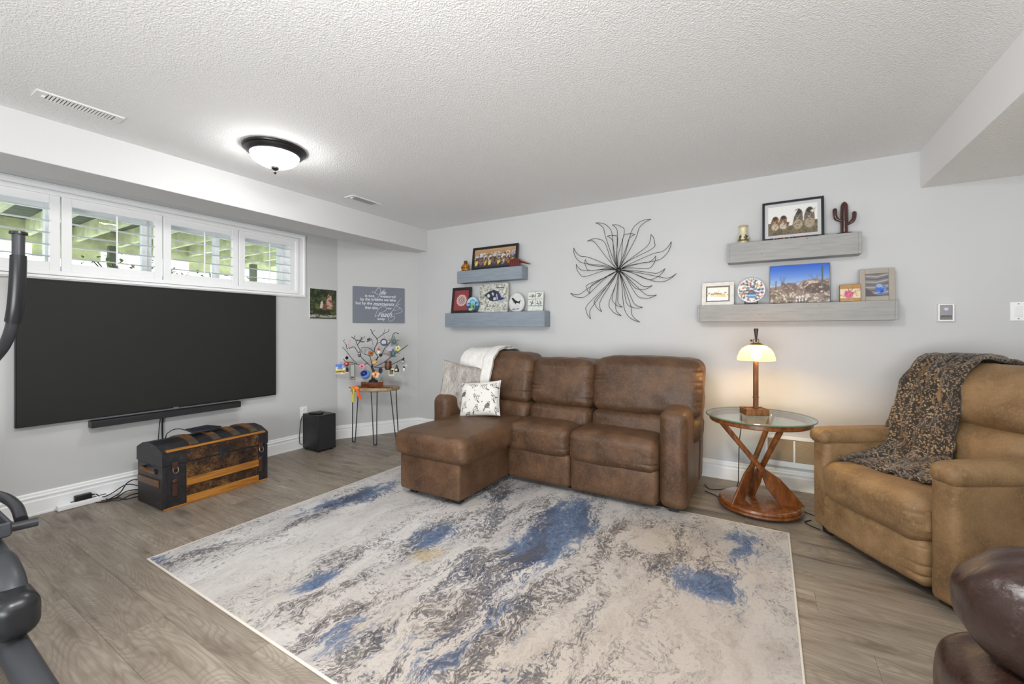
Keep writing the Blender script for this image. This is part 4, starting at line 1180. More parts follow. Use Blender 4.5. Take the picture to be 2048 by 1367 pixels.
t = lean('framed_group_picture', 'black framed wide colourful group picture on the upper left shelf', 'framed picture', -2.485, 'ul', 8, 3.752)
cv = Cv(84, 34, (122, 92, 62)).grad(0.55, 1.0, (150, 118, 84), (196, 156, 112)).rect(0, 0, 1, 0.24, (52, 44, 58))
rr_ = random.Random(4)
for i in range(9):
    x = 0.06 + i * 0.11
    cv.ell(x, 0.58 + 0.10 * math.sin(i * 1.7), 0.045, 0.13, (212 - 16 * (i % 3), 206 - 14 * (i % 3), 196)).ell(x + 0.02, 0.46, 0.04, 0.10, (70, 56, 62))
    cv.ell(x, 0.24, 0.036, 0.13, [(214, 196, 60), (150, 116, 160), (190, 130, 50), (222, 210, 120), (110, 84, 120)][i % 5])
    cv.line([(x - 0.02, 0.12), (x + 0.02, 0.36)], 0.05, [(240, 226, 130), (90, 60, 40), (226, 208, 60)][i % 3])
cv.speck(16, 31, 0.62, (240, 236, 226), cv.band(0.4, 0.8)).speck(18, 35, 0.64, (40, 30, 36), cv.band(0.1, 0.75))
picture_frame(t, 0.575, 0.250, 0.026, BFR, cv)

rc = thing('carved_red_bird', 'dark red ribbed carving with a thin pointed tail on the upper left shelf', 'carving', (-2.215, 3.7365, SZ['ul']))
REDW = simple('dark_red_lacquer', (108, 34, 28), 0.35)
for i in range(9):
    a = -1 + 2 * i / 8
    MB().rb((a * 0.050, 0.004 * abs(a), 0.044 - 0.006 * abs(a)), (0.0088, 0.040, 0.086 - 0.014 * abs(a)), 0.003).build('rib', REDW, rc, smooth=False)
MB().tube(spline([(0.055, 0, 0.050), (0.09, 0, 0.040), (0.15, 0.002, 0.020), (0.185, 0.004, 0.012)], 4), [0.016 - 0.0145 * i / 12 for i in range(13)], 8).build('tail', REDW, rc)
MB().rb((0, 0, 0.004), (0.10, 0.044, 0.008), 0.002).build('foot', REDW, rc, smooth=False)

# --- lower left shelf
t = lean('framed_mandala', 'black framed red print with a round white mandala', 'framed picture', -2.935, 'll', 7, 3.763)
cv = Cv(40, 50, (140, 52, 54))
for i in range(12):
    a = 2 * math.pi * i / 12
    cv.ell(0.52 + 0.27 * math.cos(a), 0.50 + 0.22 * math.sin(a), 0.085, 0.07, (216, 190, 186))
for k_, (r_, c_) in enumerate(((0.29, (206, 176, 172)), (0.24, (166, 120, 120)), (0.20, (220, 206, 202)), (0.14, (96, 60, 62)), (0.10, (222, 206, 202)), (0.05, (130, 60, 62)))):
    cv.ell(0.52, 0.50, r_, r_ * 0.8, c_)
for i in range(12):
    a = 2 * math.pi * i / 12 + 0.2
    cv.ell(0.52 + 0.17 * math.cos(a), 0.50 + 0.14 * math.sin(a), 0.02, 0.018, (120, 70, 70))
picture_frame(t, 0.262, 0.290, 0.030, BFR, cv)

def disc_print(t, cv, r, y, sx_=1.0, sz_=1.0, mat=None, cz=0.0, nr=20, na=48, dome=0.0, name='picture'):
    vs, cl, fs = [(0, y - dome, cz)], [cv.a[cv.h // 2, cv.w // 2]], []
    for i in range(1, nr + 1):
        for j in range(na):
            a = 2 * math.pi * j / na; q = i / nr
            vs.append((r * sx_ * q * math.cos(a), y - dome * (1 - q * q), cz + r * sz_ * q * math.sin(a)))
            px = int((0.5 + 0.5 * q * math.cos(a)) * (cv.w - 1)); py = int((0.5 + 0.5 * q * math.sin(a)) * (cv.h - 1))
            cl.append(cv.a[py, px])
    for j in range(na): fs.append((0, 1 + j, 1 + (j + 1) % na))
    for i in range(nr - 1):
        for j in range(na):
            a, b = 1 + i * na, 1 + (i + 1) * na
            fs.append((a + j, b + j, b + (j + 1) % na, a + (j + 1) % na))
    me = bpy.data.meshes.new(name); me.from_pydata(vs, [], fs)
    paint(me, np.array(cl))
    return mobj(name, me, mat or PRINT, t)
def easel(t, w, dep=0.06, h=0.05):
    for s in (-1, 1):
        MB().tube([(s * w, -dep * 0.5, 0.004), (s * w, -dep * 0.45, 0.016), (s * w, -dep * 0.2, 0.006), (s * w * 0.8, dep * 0.45, h * 1.6)], 0.003, 6).build('easel_arm', BLACKM, t)
    MB().tube([(-w, -dep * 0.2, 0.006), (w, -dep * 0.2, 0.006)], 0.0025, 6).build('easel_bar', BLACKM, t)

t = thing('round_blue_tile', 'small round painted tile in blue and green beside the mandala frame', 'decorative tile', (-2.745, 3.735, SZ['ll']))
cv = Cv(44, 44, (116, 176, 214)).ell(0.3, 0.8, 0.5, 0.2, (164, 206, 230)).rect(0, 0, 1, 0.42, (32, 70, 110)).ell(0.5, 0.55, 0.26, 0.28, (40, 110, 130)).ell(0.5, 0.62, 0.2, 0.16, (130, 190, 210)).ell(0.5, 0.38, 0.16, 0.22, (128, 176, 120)).ell(0.54, 0.36, 0.06, 0.10, (20, 50, 70)).ell(0.3, 0.18, 0.14, 0.09, (214, 206, 120)).line([(0.12, 0.58), (0.3, 0.56)], 0.06, (20, 40, 60)).line([(0.7, 0.58), (0.92, 0.6)], 0.06, (20, 40, 60))

MB().prism([(0.083 * math.cos(2 * math.pi * i / 40), 0.088 + 0.083 * math.sin(2 * math.pi * i / 40)) for i in range(40)], 0.0, 0.007, 'xz').build('disc', M('tile_body', (40, 60, 84), 0.3), t)
disc_print(t, cv, 0.083, -0.0006, cz=0.088, mat=GLOSS)
easel(t, 0.035)

t = lean('orca_stone_slab', 'square pale stone slab painted with dark leaping whales', 'painted stone', -2.500, 'll', 7, 3.760)
STONE = simple('pale_stone', (196, 196, 186), 0.8, vary=0.12, vscale=25, bmp=0.3, bscale=60)
rr_ = random.Random(2)
ed = [(x + rr_.uniform(-0.004, 0.004), z + rr_.uniform(-0.004, 0.004)) for x, z in [(-0.182, 0.004), (-0.06, 0.002), (0.06, 0.003), (0.182, 0.002), (0.186, 0.1), (0.184, 0.2), (0.178, 0.306), (0.05, 0.309), (-0.08, 0.306), (-0.176, 0.304), (-0.182, 0.2), (-0.186, 0.1)]]
MB().prism(ed, -0.012, 0.012, 'xz').build('slab', STONE, t, smooth=False)
cv = Cv(62, 54, (200, 201, 192)).speck(10, 1, 0.56, (150, 152, 140), None).speck(22, 5, 0.60, (112, 114, 104), None).speck(26, 9, 0.60, (232, 232, 226), None)
cv.ell(0.66, 0.50, 0.30, 0.14, (168, 176, 190), -0.3)
cv.poly([(0.16, 0.60), (0.30, 0.72), (0.50, 0.80), (0.68, 0.72), (0.80, 0.50), (0.94, 0.48), (0.86, 0.42), (0.72, 0.40), (0.52, 0.36), (0.38, 0.40), (0.26, 0.54)], (42, 46, 62)).poly([(0.60, 0.74), (0.74, 0.62), (0.82, 0.46), (0.70, 0.40)], (44, 52, 98))
cv.ell(0.33, 0.58, 0.05, 0.07, (216, 218, 214), 0.5).ell(0.48, 0.64, 0.03, 0.07, (206, 208, 210), 0.5).ell(0.56, 0.46, 0.06, 0.06, (190, 194, 206)).line([(0.34, 0.70), (0.50, 0.42)], 0.03, (26, 28, 40)).line([(0.62, 0.62), (0.66, 0.44)], 0.04, (200, 204, 214)).line([(0.60, 0.86), (0.86, 0.86)], 0.03, (60, 62, 66))
panel('painting', cv, 0.350, 0.296, t, PRINT, -0.0126, z0=0.006)

t = thing('orca_egg_stone', 'rounded white stone painted with a black orca', 'painted stone', (-2.202, 3.755, SZ['ll']))
es = MB().sph((0, 0, 0.094), (0.093, 0.030, 0.102), 36, 24)
es.v = [(p[0] * (1.0 - 0.10 * (p[2] - 0.094) / 0.1), p[1], max(p[2], 0.0)) for p in es.v]
es.build('stone', simple('white_stone', (214, 215, 214), 0.7, vary=0.06, vscale=30, bmp=0.2, bscale=80), t, angle=80)
ORC = M('orca_black', (30, 32, 36), 0.5)
MB().prism([(x, z) for x, z in [(-0.045, 0.135), (-0.030, 0.142), (-0.008, 0.124), (0.012, 0.110), (0.040, 0.100), (0.062, 0.115), (0.052, 0.094), (0.048, 0.078), (0.036, 0.086), (0.012, 0.086), (0.004, 0.072), (-0.010, 0.094), (-0.022, 0.090), (-0.020, 0.104), (-0.034, 0.120)]], -0.0310, -0.0245, 'xz').build('painted_orca', ORC, t, smooth=False)
MB().prism([(-0.040, 0.020), (0.034, 0.024), (0.040, 0.032), (0.010, 0.034), (-0.036, 0.030)], -0.0225, -0.014, 'xz').build('painted_wave', M('wave_grey', (104, 110, 116), 0.5), t, smooth=False)

t = lean('marked_tile', 'narrow white tile with black brush symbols in squares', 'decorative tile', -1.992, 'll', 6, 3.762)
MB().rb((0, 0, 0.098), (0.172, 0.014, 0.194), 0.004).build('slab', simple('white_ceramic', (216, 220, 214), 0.35), t, smooth=False)
cv = Cv(46, 52, (218, 222, 216)).line([(0.0, 0.62), (1, 0.62)], 0.02, (110, 116, 108)).line([(0.5, 0.28), (0.5, 1)], 0.02, (110, 116, 108)).line([(0, 0.27), (1, 0.27)], 0.03, (90, 96, 88))
K1 = (34, 38, 34)
for st in ([(0.08, 0.78), (0.18, 0.80)], [(0.22, 0.86), (0.34, 0.86), (0.34, 0.74), (0.24, 0.74), (0.26, 0.80), (0.36, 0.80)], [(0.44, 0.74), (0.47, 0.84)], [(0.60, 0.92), (0.80, 0.90), (0.70, 0.80), (0.66, 0.72)], [(0.88, 0.92), (0.80, 0.76), (0.70, 0.80)], [(0.14, 0.50), (0.24, 0.42), (0.22, 0.30)], [(0.34, 0.56), (0.28, 0.46), (0.36, 0.42), (0.26, 0.36)], [(0.62, 0.52), (0.66, 0.46)], [(0.60, 0.38), (0.70, 0.40), (0.72, 0.32)], [(0.78, 0.52), (0.86, 0.48)], [(0.80, 0.40), (0.90, 0.42), (0.88, 0.34), (0.80, 0.34)]):
    cv.line(st, 0.035, K1)
cv.speck(20, 3, 0.6, (180, 186, 178), cv.band(0, 0.26))
panel('brush_marks', cv, 0.166, 0.188, t, GLOSS, -0.0076, z0=0.004)

# --- upper right shelf
t = thing('small_vase', 'small cream vase with a painted band on the upper right shelf', 'vase', (-0.163, 3.775, SZ['ur']))
prof = [(0, 0), (0.026, 0), (0.030, 0.004), (0.028, 0.010), (0.038, 0.024), (0.043, 0.042), (0.038, 0.060), (0.026, 0.076), (0.023, 0.100), (0.026, 0.122), (0.036, 0.136), (0.034, 0.138), (0.022, 0.124), (0.019, 0.10), (0.0, 0.07)]
vm = MB().lathe(prof, 28)
vo = vm.build('body', print_mat('glazed_cream', 0.3, 0.4), t, angle=60)
cl = []
for v in vo.data.vertices:
    z, a = v.co.z, math.atan2(v.co.y, v.co.x)
    c = np.array((226, 214, 176.))
    if 0.010 < z < 0.03 : c = np.array((92, 84, 46.))
    if 0.030 <= z < 0.075 and math.sin(a * 5) > 0.55: c = np.array((72, 70, 44.))
    if z > 0.13: c = np.array((180, 160, 90.))
    cl.append(c)
paint(vo.data, np.array(cl))
for (a, z) in ((-1.9, 0.05), (-1.35, 0.044), (-0.8, 0.052)):
    MB().sph((0.042 * math.cos(a), 0.042 * math.sin(a), z), (0.006, 0.003, 0.006), 8, 6).build('painted_dot', M('vase_dot', (60, 58, 40), 0.4), t)

t = lean('framed_boots_photo', 'large black framed photograph of four worn hiking boots', 'framed picture', 0.157, 'ur', 6, 3.770)
cv = Cv(96, 62, (232, 231, 228))
cv.grad(0.0, 0.44, (112, 98, 74), (134, 120, 94)).speck(16, 3, 0.56, (92, 80, 60), cv.band(0, 0.44))
def boot(cx, cy, w, h, body, toe, dark):
    cv.ell(cx, cy, w, h * 0.72, body).ell(cx + 0.01, cy + h * 0.42, w * 0.85, h * 0.45, body).ell(cx + 0.005, cy - h * 0.45, w * 0.92, h * 0.42, toe)
    cv.ell(cx + 0.01, cy + h * 0.62, w * 0.62, h * 0.22, dark).line([(cx - w * .5, cy + h * .25), (cx + w * .5, cy + h * .15)], 0.015, dark).line([(cx - w * .5, cy + h * .02), (cx + w * .5, cy - h * .06)], 0.015, dark)
    cv.line([(cx - w * .3, cy + h * .2), (cx + w * .3, cy - h * .1)], 0.012, (220, 206, 180)).line([(cx + w * .3, cy + h * .25), (cx - w * .3, cy - h * .05)], 0.012, (220, 206, 180))
boot(0.14, 0.42, 0.082, 0.28, (134, 98, 68), (196, 180, 158), (62, 44, 34))
boot(0.31, 0.43, 0.082, 0.28, (138, 102, 72), (200, 186, 164), (62, 44, 34))
boot(0.61, 0.50, 0.105, 0.40, (106, 98, 88), (172, 158, 132), (52, 48, 46))
boot(0.84, 0.52, 0.105, 0.40, (112, 102, 90), (168, 154, 130), (50, 46, 44))
cv.poly([(0.42, 0.30), (0.50, 0.30), (0.54, 0.60), (0.62, 0.84), (0.52, 0.74), (0.46, 0.50)], (232, 228, 220)).poly([(0.86, 0.74), (0.98, 0.86), (0.96, 0.74), (0.9, 0.66)], (216, 208, 190))
cv.speck(26, 13, 0.58, (84, 70, 54), (np.abs(cv.a - np.array((232, 231, 228))).sum(-1) > 60) * 0.7, 0.1)
picture_frame(t, 0.384, 0.300, 0.017, BFR, cv, 0.022, (196, 199, 202))
t = thing('bead_strand', 'strand of dark red and brown beads lying before the boots photo', 'beads', (0.150, 3.738, SZ['ur']), R(1))
rr_ = random.Random(9)
for i in range(34):
    c_ = [(96, 44, 30), (60, 34, 28), (120, 66, 40), (150, 130, 110), (70, 96, 86)][0 if rr_.random() < 0.5 else rr_.randrange(5)]
    MB().sph((-0.175 + i * 0.0108, 0.002 * math.sin(i), 0.0065 + 0.002 * rr_.random()), (0.0062, 0.006, 0.0062), 8, 6).build('bead', M('bead_%d' % c_[0], c_, 0.3), t)

CACT = simple('polished_ironwood', (66, 36, 32), 0.22, vary=0.2, vscale=14, coat=0.4)
t = thing('carved_cactus', 'dark polished wood saguaro cactus carving on the upper right shelf', 'carving', (0.463, 3.775, SZ['ur']))
def ribbed(path, rs, name):
    P = [Vector(p) for p in path]
    mb = MB().tube(P, rs, 20)
    n = 20
    for i, v in enumerate(mb.v):
        c = P[i // n]; d = Vector(v) - c
        mb.v[i] = tuple(c + d * (1.0 + (0.10 if (i % n) % 2 else -0.08)))
    mb.build(name, CACT, t, angle=60)
ribbed([(0, 0, 0.012), (0, 0, 0.08), (0, 0, 0.16), (0, 0, 0.205), (0, 0, 0.222), (0, 0, 0.232)], [0.019, 0.020, 0.021, 0.019, 0.013, 0.003], 'stem')
ribbed(spline([(-0.010, 0, 0.100), (-0.036, 0, 0.108), (-0.050, 0, 0.130), (-0.053, 0, 0.165), (-0.053, 0, 0.186), (-0.053, 0, 0.194)], 3), [0.009] * 4 + [0.0115] * 8 + [0.0105, 0.008, 0.005, 0.002], 'left_arm')
ribbed(spline([(0.010, 0, 0.072), (0.036, 0, 0.080), (0.052, 0, 0.102), (0.056, 0, 0.130), (0.056, 0, 0.150), (0.056, 0, 0.158)], 3), [0.009] * 4 + [0.0115] * 8 + [0.0105, 0.008, 0.005, 0.002], 'right_arm')
MB().lathe([(0, 0), (0.058, 0), (0.060, 0.004), (0.048, 0.012), (0.020, 0.018), (0, 0.018)], 24, sy=0.6).build('base', CACT, t)

# --- lower right shelf
t = lean('white_framed_picture', 'small distressed white frame with a yellow sketch, leftmost on the lower right shelf', 'framed picture', -0.343, 'lr', 6, 3.765)
cv = Cv(40, 26, (244, 240, 226))
cv.ell(0.5, 0.42, 0.38, 0.15, (214, 182, 100)).speck(10, 3, 0.55, (104, 74, 34), cv.band(0.32, 0.60)).line([(0.1, 0.3), (0.9, 0.28)], 0.05, (190, 160, 90)).line([(0.5, 0.55), (0.56, 0.75)], 0.04, (160, 130, 80))
WFR = simple('distressed_white_wood', (226, 222, 214), 0.6, vary=0.05, vscale=20)
picture_frame(t, 0.232, 0.186, 0.030, WFR, cv, 0.010, (120, 112, 100))

t = thing('painted_plate', 'round white plate painted with blue and red flowers on a stand', 'plate', (-0.108, 3.748, SZ['lr']))
cv = Cv(70, 70, (226, 226, 224))
rr_ = random.Random(12)
for ring, n, cols in ((0.40, 16, [(40, 56, 130), (150, 40, 44), (226, 222, 216), (60, 70, 120), (150, 120, 60)]), (0.27, 12, [(36, 46, 96), (190, 160, 70), (96, 120, 90), (170, 60, 60)]), (0.14, 8, [(60, 120, 170), (44, 50, 90), (120, 90, 60)])):
    for i in range(n):
        a = 2 * math.pi * (i + 0.3 * rr_.random()) / n
        cv.ell(0.5 + ring * math.cos(a), 0.5 + ring * math.sin(a), 0.062, 0.044, cols[i % len(cols)], a)
        cv.ell(0.5 + (ring + .05) * math.cos(a + .2), 0.5 + (ring + .05) * math.sin(a + .2), 0.032, 0.028, cols[(i + 2) % len(cols)], a + 1)
cv.poly([(0.32, 0.34), (0.68, 0.34), (0.60, 0.16), (0.40, 0.16)], (66, 130, 176)).line([(0.32, 0.36), (0.68, 0.36)], 0.04, (44, 40, 46)).line([(0.34, 0.28), (0.66, 0.28)], 0.02, (220, 224, 226)).ell(0.5, 0.46, 0.10, 0.06, (110, 60, 46))
MB().lathe([(0, -0.010), (0.06, -0.010), (0.093, 0.0), (0.091, 0.004), (0.0, -0.004)], 40, mtx=Matrix.Translation((0, -0.004, 0.108)) @ Matrix.Rotation(R(90), 4, 'X')).build('plate_body', M('plate_white', (232, 232, 230), 0.2), t)
disc_print(t, cv, 0.092, -0.0095, cz=0.108, mat=GLOSS, nr=26, na=72)
easel(t, 0.042, 0.055, 0.06)

t = lean('desert_canvas', 'wide canvas print of a cactus desert under a deep blue sky', 'canvas print', 0.199, 'lr', 5, 3.775)
MB().rb((0, 0, 0.145), (0.370, 0.018, 0.286), 0.003).build('canvas', M('canvas_edge', (44, 48, 60), 0.7), t, smooth=False)
cv = Cv(112, 80, (70, 120, 215)).grad(0.38, 1.0, (176, 204, 236), (38, 92, 200))
cv.poly([(0, 0.42), (0.2, 0.46), (0.34, 0.52), (0.46, 0.44), (0.56, 0.58), (0.78, 0.62), (0.9, 0.58), (1.0, 0.62), (1, 0), (0, 0)], (150, 132, 122))
low = ((cv.Y < 0.60) * 1.0)
cv.ell(0.34, 0.40, 0.14, 0.13, (128, 108, 102)).ell(0.70, 0.46, 0.16, 0.10, (206, 190, 176)).ell(0.80, 0.36, 0.20, 0.14, (96, 82, 78))
gnd = np.clip((0.56 - cv.Y) / 0.02, 0, 1)
cv.speck(10, 3, 0.54, (112, 96, 90), gnd, 0.2).speck(18, 7, 0.58, (206, 194, 180), gnd, 0.2).speck(26, 15, 0.62, (84, 74, 68), gnd, 0.2).speck(20, 25, 0.60, (214, 204, 190), cv.band(0, 0.28)).speck(18, 27, 0.62, (120, 112, 70), ((cv.X < .35) & (cv.Y < .3)) * 1.0)
cv.line([(0.88, 0.52), (0.88, 0.92)], 0.035, (84, 92, 74)).line([(0.10, 0.36), (0.105, 0.58)], 0.030, (96, 100, 80))
for dx in (-0.05, -0.02, 0.02, 0.05): cv.line([(0.22, 0.46), (0.22 + dx, 0.70)], 0.010, (96, 92, 84))
for dx in (-0.10, -0.06, 0.04, 0.09): cv.line([(0.76, 0.56), (0.76 + dx, 0.72)], 0.010, (110, 104, 96))
for i in range(7): cv.ell(0.46 + 0.05 * (i % 4), 0.05 + 0.05 * (i // 4) + 0.01 * i, 0.020, 0.030, (226, 224, 214)); cv.ell(0.48 + 0.05 * (i % 4), 0.03 + 0.05 * (i // 4), 0.012, 0.02, (60, 56, 52))
panel('print', cv, 0.366, 0.282, t, PRINT, -0.0096, z0=0.004)

t = lean('flower_block', 'small wooden block print of a pink flower with ochre bands', 'decorative block', 0.492, 'lr', 3, 3.745)
MB().rb((0, 0.010, 0.060), (0.116, 0.030, 0.119), 0.004).build('block', M('ochre_block', (160, 112, 44), 0.6), t, smooth=False)
cv = Cv(44, 44, (216, 200, 172))
cv.rect(0, 0.76, 1, 1, (172, 122, 40)).rect(0, 0, 1, 0.20, (166, 116, 44)).speck(8, 3, 0.58, (176, 140, 90), None).ell(0.42, 0.42, 0.22, 0.22, (196, 70, 130)).speck(14, 5, 0.6, (160, 30, 90), ((np.hypot(cv.X - .42, cv.Y - .42) < .26) * 1.0)).ell(0.42, 0.42, 0.08, 0.08, (214, 96, 60)).line([(0.40, 0.76), (0.46, 0.62), (0.60, 0.70), (0.64, 0.84)], 0.03, (110, 60, 30)).line([(0.80, 0.3), (0.84, 0.7)], 0.03, (190, 150, 96))
panel('print', cv, 0.112, 0.115, t, GLOSS, -0.0056, z0=0.002)

t = lean('grey_framed_photo', 'taupe framed photo of a blue flower on grey cloth, rightmost on the shelf', 'framed picture', 0.640, 'lr', 5, 3.768)
cv = Cv(44, 50, (120, 116, 116))
for i in range(9): cv.line([(-0.1, 1.05 - i * 0.13), (0.5, 0.98 - i * 0.12), (1.1, 1.12 - i * 0.13)], 0.045, (176, 170, 170) if i % 2 else (84, 80, 82))
cv.poly([(0, 0.0), (0.0, 0.4), (0.4, 0.1), (0.7, 0.0)], (70, 66, 68)).ell(0.66, 0.30, 0.24, 0.20, (52, 100, 190)).speck(12, 3, 0.58, (110, 150, 220), (np.hypot((cv.X - .66), (cv.Y - .30)) < .22) * 1.0).ell(0.60, 0.46, 0.14, 0.08, (150, 170, 200)).ell(0.72, 0.22, 0.07, 0.06, (28, 60, 140))
picture_frame(t, 0.188, 0.222, 0.033, simple('taupe_frame_wood', (164, 156, 146), 0.45, vary=0.04), cv)

# ================================================================ wire flower on the back wall
FLW = simple('brown_black_wire', (48, 42, 42), 0.4, 0.5)
wf = thing('wire_flower', 'large open wire flower wall sculpture between the shelves', 'wall art', (-1.167, YB, 1.752))
PET = [(0.291, 0.427, 0.118, 0.339, 0.157, 0.275), (0.151, 0.307, 0.046, 0.296, 0.082, 0.228), (-0.057, 0.419, 0.058, 0.342, -0.007, 0.31), (-0.108, 0.321, -0.007, 0.293, -0.049, 0.242), (-0.22, 0.46, -0.058, 0.34, -0.121, 0.323), (-0.298, 0.295, -0.122, 0.258, -0.199, 0.249), (-0.44, 0.25, -0.285, 0.143, -0.338, 0.092), (-0.32, 0.126, -0.224, 0.058, -0.272, 0.016), (-0.41, 0.089, -0.285, 0.015, -0.32, -0.038), (-0.476, -0.187, -0.303, -0.157, -0.303, -0.216), (-0.274, -0.2, -0.294, -0.116, -0.224, -0.103), (-0.262, -0.441, -0.294, -0.308, -0.233, -0.31), (-0.158, -0.375, -0.223, -0.26, -0.156, -0.246), (0.028, -0.416, -0.087, -0.298, -0.023, -0.3), (0.04, -0.34, -0.056, -0.25, -0.002, -0.237), (0.193, -0.475, 0.048, -0.326, 0.11, -0.32), (0.219, -0.345, 0.074, -0.295, 0.115, -0.249), (0.342, -0.239, 0.169, -0.236, 0.207, -0.198), (0.302, -0.155, 0.145, -0.164, 0.169, -0.118), (0.502, -0.064, 0.298, -0.114, 0.358, -0.084), (0.411, -0.015, 0.261, -0.1, 0.268, -0.039), (0.33, 0.102, 0.261, -0.004, 0.215, 0.05), (0.461, 0.213, 0.336, 0.058, 0.306, 0.12), (0.291, 0.293, 0.306, 0.166, 0.207, 0.153)]
for i, (tx, tz, ax, az, bx, bz_) in enumerate(PET):
    d = 0.020 + 0.006 * (i % 3)
    side = []
    for (mx, mz) in ((ax, az), (bx, bz_)):
        q = Vector((mx, mz)); tip = Vector((tx, tz))
        # leave the hub along the petal, swell to the side point, then sweep to the tip
        root = tip.normalized() * 0.35 * q.length * 0.55 + q * 0.45 * 0.45
        ch = tip - q
        turn = (q - root).x * ch.y - (q - root).y * ch.x
        nv_ = Vector((ch.y, -ch.x)) * (1 if turn > 0 else -1)
        k1 = q + ch * 0.42 + nv_ * 0.17
        k2 = q + ch * 0.75 + nv_ * 0.13
        side.append(spline([(0, -0.022, 0), (root.x * 0.9, -d - 0.01, root.y * 0.9), (mx, -d, mz), (k1.x, -d, k1.y), (k2.x, -d, k2.y), (tx, -d + 0.004, tz)], 5))
    path = side[0] + list(reversed(side[1]))[1:]
    MB().tube(path, 0.0022, 6).build('petal_wire', FLW, wf)
MB().sph((0, -0.026, 0), (0.024, 0.010, 0.024), 14, 8).build('hub', FLW, wf)
MB().rb((0, -0.008, 0), (0.03, 0.016, 0.03), 0.003).build('wall_mount', FLW, wf, smooth=False)

# ================================================================ thermostat, switch, return grille
th = thing('thermostat', 'small grey faced thermostat in a white case on the back wall', 'thermostat', (0.993, YB, 1.262))
tc_ = MB(); 
for s in (-1, 1): tc_.rb((s * 0.034, -0.016, 0.056), (0.008, 0.032, 0.112), 0.002)
for z in (0.004, 0.108): tc_.rb((0, -0.016, z), (0.062, 0.032, 0.008), 0.002)
tc_.box((0, -0.008, 0.056), (0.062, 0.016, 0.10)).build('case', TRIM, th, smooth=False)
MB().rb((0, -0.0215, 0.056), (0.058, 0.011, 0.096), 0.002).build('face', M('thermo_grey', (150, 150, 154), 0.4), th, smooth=False)
MB().lathe([(0, 0.008), (0.010, 0.007), (0.013, 0), (0, 0)], 18, mtx=Matrix.Translation((0.0, -0.027, 0.078)) @ Matrix.Rotation(R(90), 4, 'X')).build('dial', M('thermo_dial', (206, 206, 214), 0.25), th)
MB().rb((0, -0.0272, 0.026), (0.052, 0.002, 0.026), 0.0005).build('scale_window', M('thermo_dark', (96, 92, 90), 0.4), th, smooth=False)
for i in range(9):
    MB().box((-0.020 + i * 0.005, -0.0284, 0.020), (0.0012, 0.0008, 0.008 if i % 4 else 0.012)).build('scale_mark', M('thermo_mark', (190, 184, 178), 0.5), th, smooth=False)
ls = thing('light_switch', 'white double rocker light switch at the right edge of the wall', 'light switch', (1.344, YB, 1.262))
MB().rb((0, -0.003, 0.0575), (0.117, 0.006, 0.115), 0.002).build('plate', TRIM, ls, smooth=False)
for s in (-1, 1):
    MB().rb((s * 0.0235, -0.008, 0.0575), (0.034, 0.006, 0.066), 0.002, mtx=None).build('rocker', SHUT, ls, smooth=False)
    for z in (0.012, 0.103):
        MB().lathe([(0, 0.0015), (0.003, 0.001), (0.003, 0), (0, 0)], 8, mtx=Matrix.Translation((s * 0.0235, -0.006, z)) @ Matrix.Rotation(R(90), 4, 'X')).build('screw', VENTD, ls)
rg = thing('return_grille', 'white framed return air grille with tan louvers above the baseboard', 'air grille', (0.157, YB, 0.168))
GW, GH = 0.345, 0.232
for s in (-1, 1): MB().rb((s * (GW / 2 - 0.008), -0.006, GH / 2), (0.016, 0.012, GH), 0.002).build('frame_side', TRIM, rg, smooth=False)
MB().rb((0.015, -0.006, GH / 2), (0.012, 0.011, GH - 0.06), 0.002).build('divider', TRIM, rg, smooth=False)
MB().rb((0, -0.006, 0.020), (GW, 0.012, 0.040), 0.002).build('frame_rail', TRIM, rg, smooth=False)
MB().rb((0, -0.006, GH - 0.012), (GW, 0.012, 0.024), 0.002).build('frame_rail', TRIM, rg, smooth=False)
MB().box((0, -0.001, GH / 2), (GW - 0.02, 0.002, GH - 0.05)).build('duct_back', M('grille_back', (92, 78, 62), 0.8), rg, smooth=False)
LV = M('tan_louver', (178, 156, 128), 0.5)
me = None
for i in range(20):
    z = 0.046 + i * 0.0084
    for s, w_, cx in ((0, 0.164, -0.074), (1, 0.136, 0.089)):
        o = MB().box((0, 0, 0), (w_, 0.0012, 0.0075)).build('louver', LV, rg, loc=(cx, -0.005, z), rot=(R(-35), 0, 0), smooth=False)

